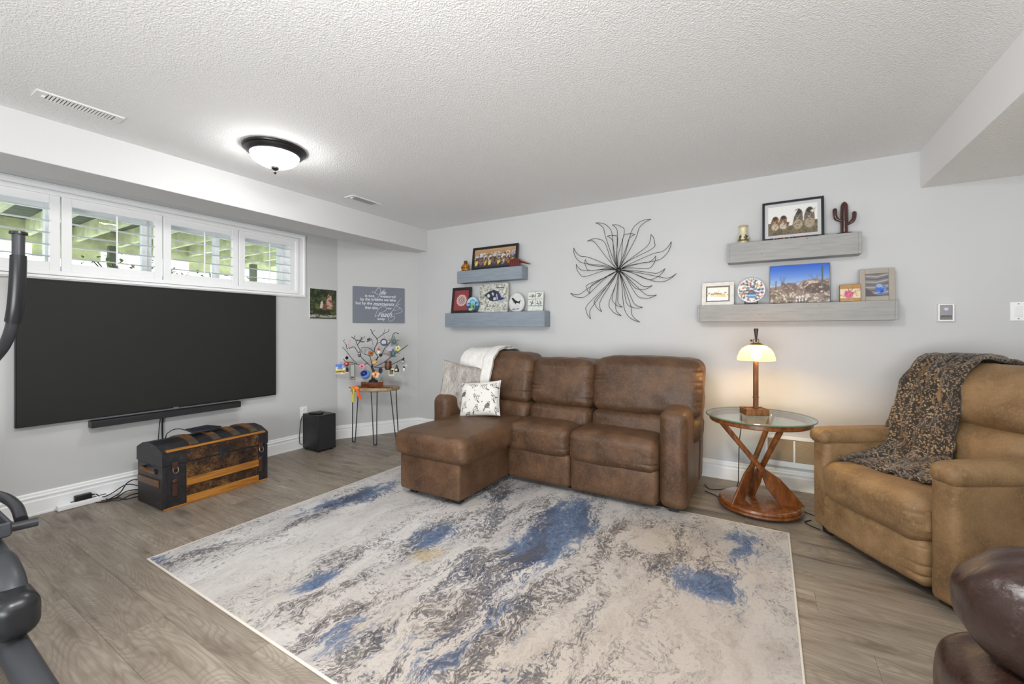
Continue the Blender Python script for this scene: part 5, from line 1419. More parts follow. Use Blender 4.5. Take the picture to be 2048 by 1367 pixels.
# ================================================================ rug
def rug_mat():
    m, nt, b = nmat('abstract_rug_pile')
    at = nt.nodes.new('ShaderNodeAttribute'); at.attribute_name = 'Mask'
    sp = nd(nt, 'SeparateColor', {'Color': at.outputs['Color']})
    blue, vein0, gold = sp.outputs[0], sp.outputs[1], sp.outputs[2]
    beige = at.outputs['Alpha']
    tc = nt.nodes.new('ShaderNodeTexCoord')
    wn = nd(nt, 'TexNoise', {'Vector': tc.outputs['Object'], 'Scale': 3.2, 'Detail': 5.0, 'Roughness': 0.6})
    wv = nd(nt, 'VectorMath', {0: wn.outputs['Color'], 1: (0.5, 0.5, 0.5)}, operation='SUBTRACT')
    ws = nd(nt, 'VectorMath', {0: wv.outputs[0], 1: (0.26, 0.16, 0.0)}, operation='MULTIPLY')
    co = nd(nt, 'VectorMath', {0: tc.outputs['Object'], 1: ws.outputs[0]}, operation='ADD').outputs[0]
    st = nd(nt, 'Mapping', {'Vector': co, 'Scale': (1.0, 0.36, 1.0)}).outputs[0]
    med = ntex(nt, st, 15.0, 6, 0.62)
    fin = ntex(nt, st, 95.0, 4, 0.70)
    big = ntex(nt, st, 4.5, 3, 0.5)
    spk = ntex(nt, tc.outputs['Object'], 90.0, 2, 0.6)
    clus = ramp(nt, ntex(nt, st, 6.0, 3, 0.55), [(0.40, g(0.22)), (0.58, g(1.25))])
    vein = mth(nt, 'MULTIPLY', vein0, clus)
    # base creams
    base = ramp(nt, big, [(0.32, (170, 169, 171)), (0.5, (196, 193, 191)), (0.68, (208, 206, 205))])
    base = mixc(nt, beige, base, L4((180, 170, 160)))
    tau = ramp(nt, med, [(0.50, g(0)), (0.66, g(0.65))])
    base = mixc(nt, mth(nt, 'MULTIPLY', tau, mth(nt, 'ADD', mth(nt, 'MULTIPLY', beige, 0.8), 0.15)), base, L4((150, 138, 126)))
    # gold flecks
    gk = ramp(nt, mth(nt, 'ADD', mth(nt, 'MULTIPLY', gold, 0.30), fin), [(0.66, g(0)), (0.76, g(0.8))])
    base = mixc(nt, gk, base, L4((170, 148, 104)))
    # blue washes
    bk = ramp(nt, mth(nt, 'ADD', mth(nt, 'MULTIPLY', blue, 0.34), mth(nt, 'ADD', mth(nt, 'MULTIPLY', med, 0.55), mth(nt, 'MULTIPLY', fin, 0.50))), [(0.66, g(0)), (0.76, g(0.92))])
    bcol = ramp(nt, fin, [(0.38, (44, 62, 92)), (0.52, (72, 98, 134)), (0.68, (128, 142, 162))])
    base = mixc(nt, bk, base, bcol)
    # dark veins and specks along contour lines
    rid = mth(nt, 'SUBTRACT', 1.0, mth(nt, 'MULTIPLY', mth(nt, 'ABSOLUTE', mth(nt, 'SUBTRACT', med, 0.5)), 26.0))
    vk = mth(nt, 'MULTIPLY', ramp(nt, mth(nt, 'ADD', mth(nt, 'MULTIPLY', rid, 0.35), mth(nt, 'MULTIPLY', fin, 0.9)), [(0.60, g(0)), (0.72, g(1))]), vein)
    sk = ramp(nt, mth(nt, 'ADD', mth(nt, 'MULTIPLY', vein, 0.20), mth(nt, 'ADD', mth(nt, 'MULTIPLY', fin, 0.80), mth(nt, 'MULTIPLY', med, 0.20))), [(0.64, g(0)), (0.72, g(0.9))])
    dk = mth(nt, 'MAXIMUM', vk, sk)
    dcol = ramp(nt, big, [(0.35, (50, 52, 62)), (0.5, (78, 72, 70)), (0.62, (46, 54, 76))])
    base = mixc(nt, mth(nt, 'MULTIPLY', dk, 0.85), base, dcol)
    sp2 = mth(nt, 'MULTIPLY', ramp(nt, ntex(nt, st, 150.0, 2, 0.6), [(0.60, g(0)), (0.68, g(0.9))]), vein)
    base = mixc(nt, sp2, base, L4((70, 66, 68)))
    base = mixc(nt, ramp(nt, spk, [(0.3, g(0.14)), (0.7, g(0))]), base, L4((120, 116, 114)))
    lk(nt, base, b.inputs['Base Color'])
    b.inputs['Roughness'].default_value = 0.95
    b.inputs['Specular IOR Level'].default_value = 0.1
    bump(nt, b, ntex(nt, tc.outputs['Object'], 350.0, 3, 0.7), 0.35, 0.004)
    return m
RUGM = rug_mat()
RX0, RX1, RY0, RY1 = -2.778, 0.105, 0.925, 2.985
NX, NY = 150, 108
rug = thing('area_rug', 'large rug with abstract cream grey and navy marbled pattern', 'rug', ((RX0 + RX1) / 2, (RY0 + RY1) / 2, 0.0))
gx = np.linspace(RX0, RX1, NX); gy = np.linspace(RY0, RY1, NY)
GX, GY = np.meshgrid(gx, gy)
def gau(x, y, sx_, sy_, a=1.0, rot=0.0):
    ca, sa = math.cos(rot), math.sin(rot)
    dx, dy = GX - x, GY - y
    u, v = (dx * ca + dy * sa) / sx_, (-dx * sa + dy * ca) / sy_
    return a * np.exp(-(u * u + v * v))
blue = (gau(-1.08, 2.45, 0.20, 0.42, 1.15, 0.1) + gau(-1.10, 2.02, 0.16, 0.2, 0.7) + gau(-2.50, 2.12, 0.14, 0.34, 0.85) + gau(-2.62, 1.75, 0.10, 0.3, 0.45) + gau(-1.67, 1.90, 0.14, 0.22, 0.9) + gau(-0.25, 2.19, 0.20, 0.16, 0.95) + gau(-0.12, 2.70, 0.10, 0.28, 0.8) + gau(-1.84, 1.26, 0.09, 0.18, 0.8) + gau(-1.44, 1.09, 0.18, 0.16, 0.65) + gau(-0.96, 1.50, 0.16, 0.3, 0.55) + gau(-2.72, 0.95, 0.08, 0.07, 0.8) + gau(-1.08, 1.14, 0.18, 0.14, 0.5) + gau(-0.60, 2.75, 0.25, 0.15, 0.35) + gau(-1.70, 2.55, 0.2, 0.2, 0.6) + gau(-0.55, 1.15, 0.2, 0.2, 0.35))
vein = (0.36 + gau(-0.59, 2.43, 0.26, 0.22, 0.5) - gau(-0.59, 2.43, 0.15, 0.12, 0.9) + gau(-1.2, 1.9, 0.5, 0.8, 0.55) + gau(-2.55, 1.7, 0.15, 0.6, 0.55) + gau(-2.62, 1.1, 0.10, 0.3, 0.4) + gau(-1.5, 1.1, 0.3, 0.25, 0.6) + gau(-0.5, 2.5, 0.35, 0.35, 0.40) + gau(-1.75, 2.6, 0.4, 0.4, 0.55) + gau(-0.8, 1.3, 0.5, 0.4, 0.35) + gau(-1.85, 1.4, 0.15, 0.35, 0.5) - gau(-2.15, 1.45, 0.16, 0.45, 0.18) - gau(-0.05, 1.6, 0.3, 0.5, 0.2) - gau(-2.25, 2.3, 0.1, 0.3, 0.3))
gold = gau(-1.58, 1.72, 0.14, 0.12, 1.0) + gau(-1.42, 1.11, 0.16, 0.12, 0.8) + gau(-0.7, 1.7, 0.3, 0.3, 0.25) + gau(-1.3, 2.6, 0.2, 0.2, 0.3)
beige = 0.12 + gau(-0.30, 1.75, 0.65, 0.8, 0.9) + gau(-0.45, 2.6, 0.4, 0.3, 0.7) + gau(-1.0, 1.2, 0.6, 0.4, 0.7) + gau(-1.9, 1.1, 0.4, 0.3, 0.3)
msk = np.clip(np.stack([blue, vein, gold, beige], -1), 0, 1)
cx_, cy_ = (RX0 + RX1) / 2, (RY0 + RY1) / 2
vs = np.stack([GX - cx_, GY - cy_, np.full_like(GX, 0.009)], -1).reshape(-1, 3)
idx = np.arange(NX * NY).reshape(NY, NX)
fs = np.stack([idx[:-1, :-1], idx[:-1, 1:], idx[1:, 1:], idx[1:, :-1]], -1).reshape(-1, 4)
me = bpy.data.meshes.new('pile'); me.from_pydata(vs.tolist(), [], fs.tolist())
ca = me.color_attributes.new('Mask', 'FLOAT_COLOR', 'POINT')
ca.data.foreach_set('color', msk.reshape(-1).astype(np.float32))
mobj('pile', me, RUGM, rug, smooth=False)
bnd = MB()
hx, hy = (RX1 - RX0) / 2, (RY1 - RY0) / 2
for a, b in (((-hx - 0.006, -hy - 0.006, 0.0005), (hx + 0.006, -hy + 0.004, 0.0095)), ((-hx - 0.006, hy - 0.004, 0.0005), (hx + 0.006, hy + 0.006, 0.0095)), ((-hx - 0.006, -hy, 0.0005), (-hx + 0.004, hy, 0.0095)), ((hx - 0.004, -hy, 0.0005), (hx + 0.006, hy, 0.0095))):
    bnd.rb2(a, b, 0.003)
bnd.build('bound_edge', simple('rug_binding', (206, 198, 186), 0.9), rug, smooth=False)
MB().box((0, 0, 0.004), (2 * hx - 0.01, 2 * hy - 0.01, 0.006)).build('backing', M('rug_backing', (150, 140, 128), 0.9), rug, smooth=False)

# ================================================================ upholstery materials
def hide_mat(name, dark, mid, light, scuff, rough=0.5, wr=0.35, sc=1.0, sheen=0.22):
    m, nt, b = nmat(name)
    co = coords(nt)
    a = ntex(nt, co, 4.5 * sc, 7, 0.65, 0.3)
    f = ntex(nt, co, 85 * sc, 5, 0.75, 0.8)
    s1 = nd(nt, 'Mapping', {'Vector': co, 'Scale': (1.0, 1.0, 0.35)}).outputs[0]
    f2 = ntex(nt, s1, 130 * sc, 4, 0.7, 0.5)
    c = ramp(nt, a, [(0.30, dark), (0.5, mid), (0.70, light)])
    c = mixc(nt, ramp(nt, mth(nt, 'ADD', mth(nt, 'MULTIPLY', f, 0.65), mth(nt, 'MULTIPLY', f2, 0.35)), [(0.50, g(0)), (0.68, g(0.45))]), c, L4(scuff))
    b.inputs['Sheen Weight'].default_value = sheen
    b.inputs['Sheen Roughness'].default_value = 0.45
    b.inputs['Sheen Tint'].default_value = L4(scuff)
    v = nd(nt, 'TexVoronoi', {'Vector': nd(nt, 'Mapping', {'Vector': co, 'Scale': (1, 1, 1)}).outputs[0], 'Scale': 26.0 * sc}, feature='DISTANCE_TO_EDGE').outputs['Distance']
    lk(nt, c, b.inputs['Base Color'])
    lk(nt, ramp(nt, a, [(0.35, g(rough - 0.06)), (0.65, g(rough + 0.10))]), b.inputs['Roughness'])
    big = ntex(nt, co, 11, 3, 0.5, 0.6)
    h = mth(nt, 'ADD', mth(nt, 'ADD', mth(nt, 'MULTIPLY', f, 0.35), mth(nt, 'MULTIPLY', big, 0.9)), mth(nt, 'MULTIPLY', v, 0.25))
    b.inputs['Specular IOR Level'].default_value = 0.5 if sheen == 0 else 0.32
    bump(nt, b, h, wr, 0.006)
    return m
HIDE = hide_mat('brown_distressed_suede', (58, 41, 29), (80, 58, 42), (104, 77, 55), (140, 109, 80), 0.44)
TANH = hide_mat('tan_distressed_suede', (98, 75, 50), (130, 102, 70), (154, 124, 88), (180, 152, 116), 0.52)
DKL = hide_mat('dark_brown_leather', (40, 26, 22), (52, 35, 29), (62, 43, 35), (70, 50, 42), 0.22, 0.50, 0.8, 0.0)
FOOT = M('dark_foot', (26, 24, 24), 0.6)

# ================================================================ sofa with chaise
SO = Vector((-1.45, 3.2, 0.010))
sofa = thing('reclining_sofa', 'brown distressed suede sofa with chaise and three back cushions', 'sofa', SO)
def sp_(name, a, b, r, **k):
    o3 = tuple(SO)
    return soft(name, [a[i] - o3[i] for i in range(3)], [b[i] - o3[i] for i in range(3)], r, HIDE, sofa, **k)
sp_('chaise_base', (-2.315, 2.250, 0.052), (-1.765, 3.30, 0.305), 0.018, wr=0.002, seed=1)
sp_('chaise_cushion', (-2.362, 2.222, 0.300), (-1.708, 3.34, 0.470), 0.052, puff=(0.006, 0.008, 0.018), wr=0.004, seed=2, k=5, m=12, gather=(0, 2, 60, 0.003))
def armtop(q, u):
    q[1] += 0.0
    return q
sp_('left_arm', (-2.470, 2.770, 0.052), (-2.300, 3.62, 0.648), 0.060, puff=(0.006, 0.004, 0.010), wr=0.004, seed=3)
sp_('right_arm', (-0.612, 2.880, 0.045), (-0.440, 3.66, 0.672), 0.052, puff=(0.006, 0.006, 0.010), wr=0.004, seed=4, m=12)
sp_('seat_cushion', (-1.768, 2.850, 0.262), (-1.246, 3.36, 0.474), 0.055, puff=(0.002, 0.012, 0.016), wr=0.004, seed=5, k=5, m=30, gather=(0, 2, 150, 0.008))
sp_('seat_cushion', (-1.244, 2.850, 0.252), (-0.618, 3.36, 0.474), 0.055, puff=(0.002, 0.012, 0.016), wr=0.004, seed=6, k=5, m=30, gather=(0, 2, 150, 0.008))
sp_('footrest_panel', (-1.770, 2.868, 0.050), (-1.240, 2.98, 0.290), 0.030, puff=(0.0, 0.010, 0.0), wr=0.003, seed=7, gather=(0, 2, 60, 0.003))
sp_('footrest_panel', (-1.236, 2.868, 0.045), (-0.618, 2.98, 0.285), 0.030, puff=(0.0, 0.010, 0.0), wr=0.003, seed=8, gather=(0, 2, 60, 0.003))
sp_('seat_frame', (-2.31, 2.97, 0.06), (-0.60, 3.62, 0.30), 0.02)
def leanf(q, u):
    q = list(q); q[1] += 0.20 * q[2]
    return q
for nm_, x0, x1, zt, sd in (('left', -2.470, -1.735, 1.000, 11), ('mid', -1.732, -1.184, 0.962, 12), ('right', -1.182, -0.392, 0.996, 13)):
    def lf(q, u, x0=x0, x1=x1):
        q = list(q)
        q[1] += 0.20 * q[2]
        # soft crown: the top edge falls away towards both ends
        if u[2] > 0: q[2] -= 0.020 * abs(u[0]) ** 4 * u[2]
        return q
    sp_('back_cushion', (x0, 3.190, 0.585), (x1, 3.440, zt), 0.062, puff=(0.004, 0.026, 0.010), wr=0.006, seed=sd, k=5, m=36, gather=(0, 2, 150, 0.011), deform=lf)
    sp_('lumbar_cushion', (x0 + 0.004, 3.142, 0.420), (x1 - 0.004, 3.400, 0.604), 0.055, puff=(0.002, 0.018, 0.004), wr=0.005, seed=sd + 20, k=5, m=32, gather=(2, 0, 120, 0.009), deform=lf)
def leanb(q, u):
    q = list(q); q[1] += 0.16 * q[2]
    return q
sp_('back_shell', (-2.44, 3.40, 0.06), (-0.425, 3.64, 0.95), 0.07, wr=0.003, seed=30, deform=leanb)
for (x, y_) in ((-2.24, 2.34), (-1.84, 2.34), (-2.36, 2.86), (-0.53, 2.97), (-0.53, 3.50), (-2.36, 3.50)):
    zb = 0.0 if y_ < 2.98 else -0.0098
    MB().rb2((x - SO.x - 0.03, y_ - SO.y - 0.03, zb), (x - SO.x + 0.03, y_ - SO.y + 0.03, 0.046), 0.004).build('foot', FOOT, sofa, smooth=False)
MB().rb((-0.436 - SO.x, 3.36 - SO.y, 0.50), (0.010, 0.060, 0.10), 0.004, 2).build('recline_lever', FOOT, sofa)

# ---------------------------------------------------------------- throw and cushions on the sofa
def drape(name, rows, nu, nv, mat, parent, fold=0.012, thick=0.008, seed=0, freq=5.0, rnorm=None):
    Lr = spline([r[0] for r in rows], nv); Rr = spline([r[1] for r in rows], nv)
    vs, fs = [], []
    for j in range(len(Lr)):
        a, b = Lr[j], Rr[j]
        ja, jb = max(j - 1, 0), min(j + 1, len(Lr) - 1)
        tv = (Lr[jb] + Rr[jb] - Lr[ja] - Rr[ja])
        nrm = (b - a).cross(tv).normalized()
        for i in range(nu + 1):
            t = i / nu
            p = a.lerp(b, t)
            n = noise.noise(Vector((t * freq + seed, j * 0.10, seed * 1.7))) + 0.5 * noise.noise(Vector((t * freq * 2.3, j * 0.22 + seed, 3.1)))
            e = 0.012 * noise.noise(Vector((j * 0.25, seed + (0 if t < .5 else 9), 0))) * (abs(2 * t - 1) ** 3) * (1 if t > .5 else -1)
            p = p + nrm * abs(fold * (n + 0.25)) + (b - a).normalized() * e
            vs.append(p)
    for j in range(len(Lr) - 1):
        for i in range(nu):
            k = j * (nu + 1) + i
            fs.append((k, k + 1, k + nu + 2, k + nu + 1))
    mb = MB().add(vs, fs)
    o = mb.build(name, mat, parent, angle=180)
    md = o.modifiers.new('thickness', 'SOLIDIFY'); md.thickness = thick; md.offset = 0
    return o
THROW = simple('white_throw_fleece', (226, 224, 220), 0.9, vary=0.03, vscale=30, bmp=0.5, bscale=110)
tw = thing('white_throw', 'white fleece throw folded over the left back cushion of the sofa', 'blanket', (-2.275, 3.40, 0.47))
rows = [((-0.19, 0.27, 0.26), (0.18, 0.27, 0.26)), ((-0.19, 0.27, 0.42), (0.185, 0.27, 0.42)), ((-0.19, 0.20, 0.552), (0.185, 0.20, 0.558)), ((-0.19, 0.02, 0.562), (0.185, 0.02, 0.568)), ((-0.19, -0.10, 0.560), (0.185, -0.10, 0.566)), ((-0.195, -0.205, 0.50), (0.18, -0.205, 0.505)), ((-0.20, -0.250, 0.38), (0.170, -0.250, 0.38)), ((-0.18, -0.290, 0.22), (0.160, -0.288, 0.22)), ((-0.12, -0.318, 0.09), (0.150, -0.318, 0.06))]
drape('cloth', rows, 30, 8, THROW, tw, 0.014, 0.012, 2, 5)
rows2 = [((0.09, 0.06, 0.580), (0.19, 0.06, 0.584)), ((0.09, -0.10, 0.578), (0.19, -0.10, 0.582)), ((0.08, -0.225, 0.505), (0.185, -0.225, 0.51)), ((0.075, -0.270, 0.38), (0.175, -0.270, 0.38)), ((0.065, -0.310, 0.22), (0.165, -0.308, 0.22)), ((0.06, -0.335, 0.06), (0.155, -0.338, 0.03))]
drape('folded_edge', rows2, 10, 8, THROW, tw, 0.006, 0.016, 5, 4)

def pillow(name, label, loc, rot, w, h, th, mat, paintfn=None, n=40, cat='cushion'):
    t = thing(name, label, cat, loc, rot=rot)
    vs, fs, cl = [], [], []
    for s in (-1, 1):
        o = len(vs)
        for j in range(n + 1):
            for i in range(n + 1):
                u, v = -1 + 2 * i / n, -1 + 2 * j / n
                pin = 1 - 0.07 * (1 - u * u) ** 1.0 * abs(v) ** 3 
                pin2 = 1 - 0.07 * (1 - v * v) ** 1.0 * abs(u) ** 3
                d = th / 2 * ((1 - u ** 4) * (1 - v ** 4)) ** 0.55
                nz = 0.006 * noise.noise(Vector((u * 3, v * 3, s * 5 + w * 10)))
                vs.append((u * w / 2 * pin2, s * (d + nz * (d > 0.002)), v * h / 2 * pin))
                cl.append((0.5 + u / 2, 0.5 + v / 2, s))
        for j in range(n):
            for i in range(n):
                k = o + j * (n + 1) + i
                q = (k, k + 1, k + n + 2, k + n + 1)
                fs.append(q if s < 0 else tuple(reversed(q)))
    me = bpy.data.meshes.new('cover'); me.from_pydata(vs, [], fs)
    if paintfn is not None:
        paint(me, paintfn(np.array(cl)))
    bm = bmesh.new(); bm.from_mesh(me)
    bmesh.ops.remove_doubles(bm, verts=bm.verts, dist=0.0004)
    bm.to_mesh(me); bm.free()
    c = mobj('cover', me, mat, t, angle=180)
    for sx_ in (-1, 1):
        MB().tube([(sx_ * w / 2 * (1 - 0.07 * (1 - (2 * i / 12 - 1) ** 2)), 0, (-1 + 2 * i / 12) * h / 2) for i in range(13)], 0.0030, 6).build('seam', mat if paintfn is None else M('white_piping', (228, 227, 224), 0.8), c)
    return t
def fur_mat():
    m, nt, b = nmat('grey_faux_fur')
    co = coords(nt, (1, 1, 0.35))
    a = ntex(nt, co, 26, 6, 0.7, 0.6); f = ntex(nt, co, 110, 4, 0.7)
    c = ramp(nt, mth(nt, 'ADD', mth(nt, 'MULTIPLY', a, 0.6), mth(nt, 'MULTIPLY', f, 0.4)), [(0.34, (112, 106, 100)), (0.46, (160, 154, 148)), (0.58, (188, 183, 178)), (0.7, (208, 204, 200))])
    lk(nt, c, b.inputs['Base Color']); b.inputs['Roughness'].default_value = 0.95
    bump(nt, b, f, 0.9, 0.008)
    return m
pillow('fur_cushion', 'grey mottled faux fur cushion leaning on the sofa left arm', (-2.315, 3.020, 0.690), (R(-14), R(12), R(48)), 0.44, 0.44, 0.13, fur_mat())
cv = Cv(150, 124, (222, 219, 214))
def bird(cx, cy, s, ang, fill=None):
    ca_, sa_ = math.cos(ang), math.sin(ang)
    def T(p): return (cx + (p[0] * ca_ - p[1] * sa_) * s / cv.asp, cy + (p[0] * sa_ + p[1] * ca_) * s)
    body = [T((math.cos(a) * 0.5, math.sin(a) * 0.32)) for a in [2 * math.pi * i / 18 for i in range(19)]]
    head = [T((0.48 + 0.2 * math.cos(a), 0.24 + 0.18 * math.sin(a))) for a in [2 * math.pi * i / 12 for i in range(13)]]
    if fill: cv.poly(body, fill)
    cv.line(body, 0.010, (58, 56, 58)).line(head, 0.010, (58, 56, 58))
    cv.line([T((-0.45, 0)), T((-1.0, -0.25))], 0.016, (58, 56, 58)).line([T((-0.45, 0.08)), T((-1.0, -0.12))], 0.010, (58, 56, 58))
    cv.line([T((-0.3, 0.05)), T((0.2, -0.1)), T((0.3, 0.1))], 0.012, (80, 78, 80)).line([T((0.66, 0.26)), T((0.82, 0.22))], 0.012, (58, 56, 58))
    cv.line([T((0.0, -0.32)), T((0.02, -0.62))], 0.009, (58, 56, 58)).line([T((0.12, -0.32)), T((0.16, -0.62))], 0.009, (58, 56, 58))
for (a, b_, s, an, fl_) in ((0.12, 0.62, 0.17, 0.6, (96, 98, 116)), (0.38, 0.86, 0.15, -0.4, None), (0.66, 0.80, 0.17, 2.3, None), (0.90, 0.82, 0.15, 2.5, None), (0.48, 0.50, 0.17, 1.9, None), (0.16, 0.28, 0.16, 0.9, None), (0.46, 0.18, 0.17, 0.8, None), (0.74, 0.26, 0.17, 0.7, (120, 120, 122)), (0.90, 0.48, 0.15, 1.6, None), (0.95, 0.14, 0.12, 1.2, None), (0.26, 0.06, 0.1, 0.2, None), (0.06, 0.9, 0.1, 0.4, None)):
    bird(a, b_, s, an, fl_)
for (a, b_) in ((0.42, 0.72), (0.60, 0.62), (0.30, 0.45), (0.84, 0.62), (0.62, 0.38), (0.8, 0.1)): cv.ell(a, b_, 0.010, 0.012, (58, 56, 58))
def bird_paint(uv):
    px = np.clip((uv[:, 0] * (cv.w - 1)).round().astype(int), 0, cv.w - 1); py = np.clip((uv[:, 1] * (cv.h - 1)).round().astype(int), 0, cv.h - 1)
    return cv.a[py, px]
pillow('bird_cushion', 'white oblong cushion printed with black sketched birds', (-2.078, 2.935, 0.625), (R(-20), R(-6), R(12)), 0.365, 0.300, 0.12, print_mat('bird_print_cotton', 0.9), bird_paint, 110)
tag(pillow('white_cushion', 'plain white cushion mostly hidden under the grey fur cushion', (-2.235, 3.075, 0.560), (R(-25), R(4), R(40)), 0.30, 0.20, 0.10, THROW, None, 24))

# ================================================================ tan recliner
RO = Vector((0.215, 3.135, 0.0))
rec = thing('recliner', 'tan distressed suede recliner standing at the right by the side table', 'recliner', RO, math.atan2(-0.826, 0.565))
def rp(name, a, b, r, **k):
    return soft(name, a, b, r, TANH, rec, **k)
AW, AR0, AR1 = 0.112, 0.700, 0.818
rp('left_arm', (0.0, 0.02, 0.045), (AW, 0.86, 0.585), 0.030, puff=(0.004, 0.006, 0), wr=0.003, seed=41)
rp('left_arm_pad', (-0.012, -0.004, 0.535), (AW + 0.012, 0.72, 0.622), 0.040, puff=(0, 0.006, 0.008), wr=0.003, seed=42, gather=(1, 0, 80, 0.003))
rp('right_arm', (AR0, 0.0, 0.030), (AR1, 0.88, 0.590), 0.030, puff=(0.004, 0.006, 0), wr=0.003, seed=43)
rp('right_arm_pad', (AR0 - 0.008, -0.012, 0.535), (AR1 + 0.010, 0.72, 0.632), 0.044, puff=(0, 0.006, 0.010), wr=0.004, seed=44, gather=(1, 0, 80, 0.003))
rp('footrest_panel', (AW + 0.004, -0.018, 0.050), (AR0 - 0.004, 0.10, 0.262), 0.034, puff=(0, 0.014, 0), wr=0.005, seed=45, gather=(0, 2, 160, 0.012), k=5, m=30)
rp('seat_cushion', (AW + 0.002, -0.040, 0.238), (AR0 - 0.002, 0.62, 0.452), 0.075, puff=(0, 0.016, 0.016), wr=0.007, seed=46, gather=(0, 2, 150, 0.012), k=6, m=34)
def rl(q, u):
    q = list(q); q[1] += 0.24 * q[2]
    return q
rp('lower_back', (AW + 0.004, 0.480, 0.400), (AR0 - 0.004, 0.720, 0.735), 0.080, puff=(0, 0.020, 0), wr=0.006, seed=47, gather=(0, 2, 150, 0.005), deform=rl, k=5, m=30)
rp('head_cushion', (0.060, 0.545, 0.700), (0.755, 0.800, 1.020), 0.105, puff=(0, 0.026, 0.006), wr=0.006, seed=48, gather=(0, 2, 150, 0.005), deform=rl, k=6, m=30)
rp('back_shell', (0.075, 0.700, 0.100), (0.740, 0.900, 0.97), 0.06, deform=rl, wr=0.003, seed=49)
for (x, y_) in ((0.06, 0.10), (0.06, 0.78), (0.76, 0.10), (0.76, 0.78)):
    MB().rb((x, y_, 0.024), (0.06, 0.08, 0.047), 0.004).build('foot', FOOT, rec, smooth=False)
rp('side_patch', (AR0 - 0.035, -0.004, 0.300), (AR0 + 0.002, 0.05, 0.400), 0.016, wr=0.002, seed=50)
def leopard():
    m, nt, b = nmat('leopard_plush')
    co = coords(nt)
    wn = nd(nt, 'TexNoise', {'Vector': co, 'Scale': 40.0, 'Detail': 3.0})
    wv = nd(nt, 'VectorMath', {0: wn.outputs['Color'], 1: (0.03, 0.03, 0.03)}, operation='MULTIPLY')
    cc = nd(nt, 'VectorMath', {0: co, 1: wv.outputs[0]}, operation='ADD').outputs[0]
    v = nd(nt, 'TexVoronoi', {'Vector': cc, 'Scale': 88.0}).outputs['Distance']
    n = ntex(nt, co, 9, 4)
    tan_ = ramp(nt, n, [(0.35, (110, 88, 62)), (0.55, (156, 130, 98)), (0.75, (192, 168, 134))])
    c = mixc(nt, ramp(nt, v, [(0.34, g(0)), (0.50, g(0.95))]), tan_, L4((24, 20, 18)))
    c = mixc(nt, ramp(nt, ntex(nt, co, 5, 3), [(0.54, g(0)), (0.72, g(0.6))]), c, L4((26, 22, 20)))
    lk(nt, c, b.inputs['Base Color']); b.inputs['Roughness'].default_value = 0.85
    b.inputs['Sheen Weight'].default_value = 0.25
    bump(nt, b, ntex(nt, co, 160, 4), 0.6, 0.006)
    return m
bl = thing('leopard_blanket', 'leopard print plush blanket draped over the tan recliner', 'blanket', RO, math.atan2(-0.826, 0.565))
rows = [((0.07, 0.99, 0.84), (0.36, 0.99, 0.86)), ((0.06, 0.93, 1.00), (0.37, 0.93, 1.01)), ((0.05, 0.80, 1.062), (0.375, 0.80, 1.068)), ((0.05, 0.66, 1.050), (0.38, 0.64, 1.055)), ((0.04, 0.555, 0.94), (0.385, 0.530, 0.94)), ((0.05, 0.50, 0.80), (0.40, 0.490, 0.79)), ((0.06, 0.435, 0.66), (0.42, 0.425, 0.65)), ((0.085, 0.36, 0.555), (0.46, 0.385, 0.545)), ((0.118, 0.25, 0.505), (0.52, 0.30, 0.505)), ((0.120, 0.15, 0.490), (0.56, 0.20, 0.500)), ((0.135, 0.07, 0.482), (0.58, 0.13, 0.492))]
drape('plush', rows, 46, 8, leopard(), bl, 0.034, 0.014, 4, 6)

# ================================================================ dark leather armchair in the near right corner
lc = thing('leather_armchair', 'glossy dark brown leather armchair cut off by the lower right corner', 'armchair', (0.985, 1.03, 0.0))
def lp(name, a, b, r, **k):
    return soft(name, [a[0] - 0.95, a[1] - 1.02, a[2]], [b[0] - 0.95, b[1] - 1.02, b[2]], r, DKL, lc, **k)
def padf(q, u):
    q = list(q)
    q[2] -= 0.05 * max(0, -u[0]) ** 3 * (1 if u[2] > 0 else -0.2)
    return q
for (y0, y1, s_) in ((1.300, 1.585, 60), (0.43, 0.71, 70)):
    lp('arm_pad', (0.378, y0, 0.425), (1.25, y1, 0.668), 0.118, puff=(0.02, 0.015, 0.02), wr=0.014, seed=s_, k=8, m=22)
    lp('arm_body', (0.362, y0 - 0.012, 0.03), (1.25, y1 + 0.015, 0.425), 0.085, puff=(0.02, 0.012, 0.01), wr=0.010, seed=s_ + 1, k=6, m=12)
lp('seat_cushion', (0.36, 0.72, 0.25), (1.02, 1.295, 0.46), 0.08, puff=(0.01, 0, 0.02), wr=0.01, seed=62)
lp('footrest_panel', (0.34, 0.72, 0.05), (0.44, 1.295, 0.27), 0.04, puff=(0.01, 0, 0), wr=0.006, seed=63)
lp('back_cushion', (0.98, 0.60, 0.42), (1.24, 1.42, 1.02), 0.11, puff=(0.03, 0, 0.01), wr=0.012, seed=64)
lp('back_shell', (1.16, 0.48, 0.06), (1.36, 1.54, 0.94), 0.07, wr=0.004, seed=65)

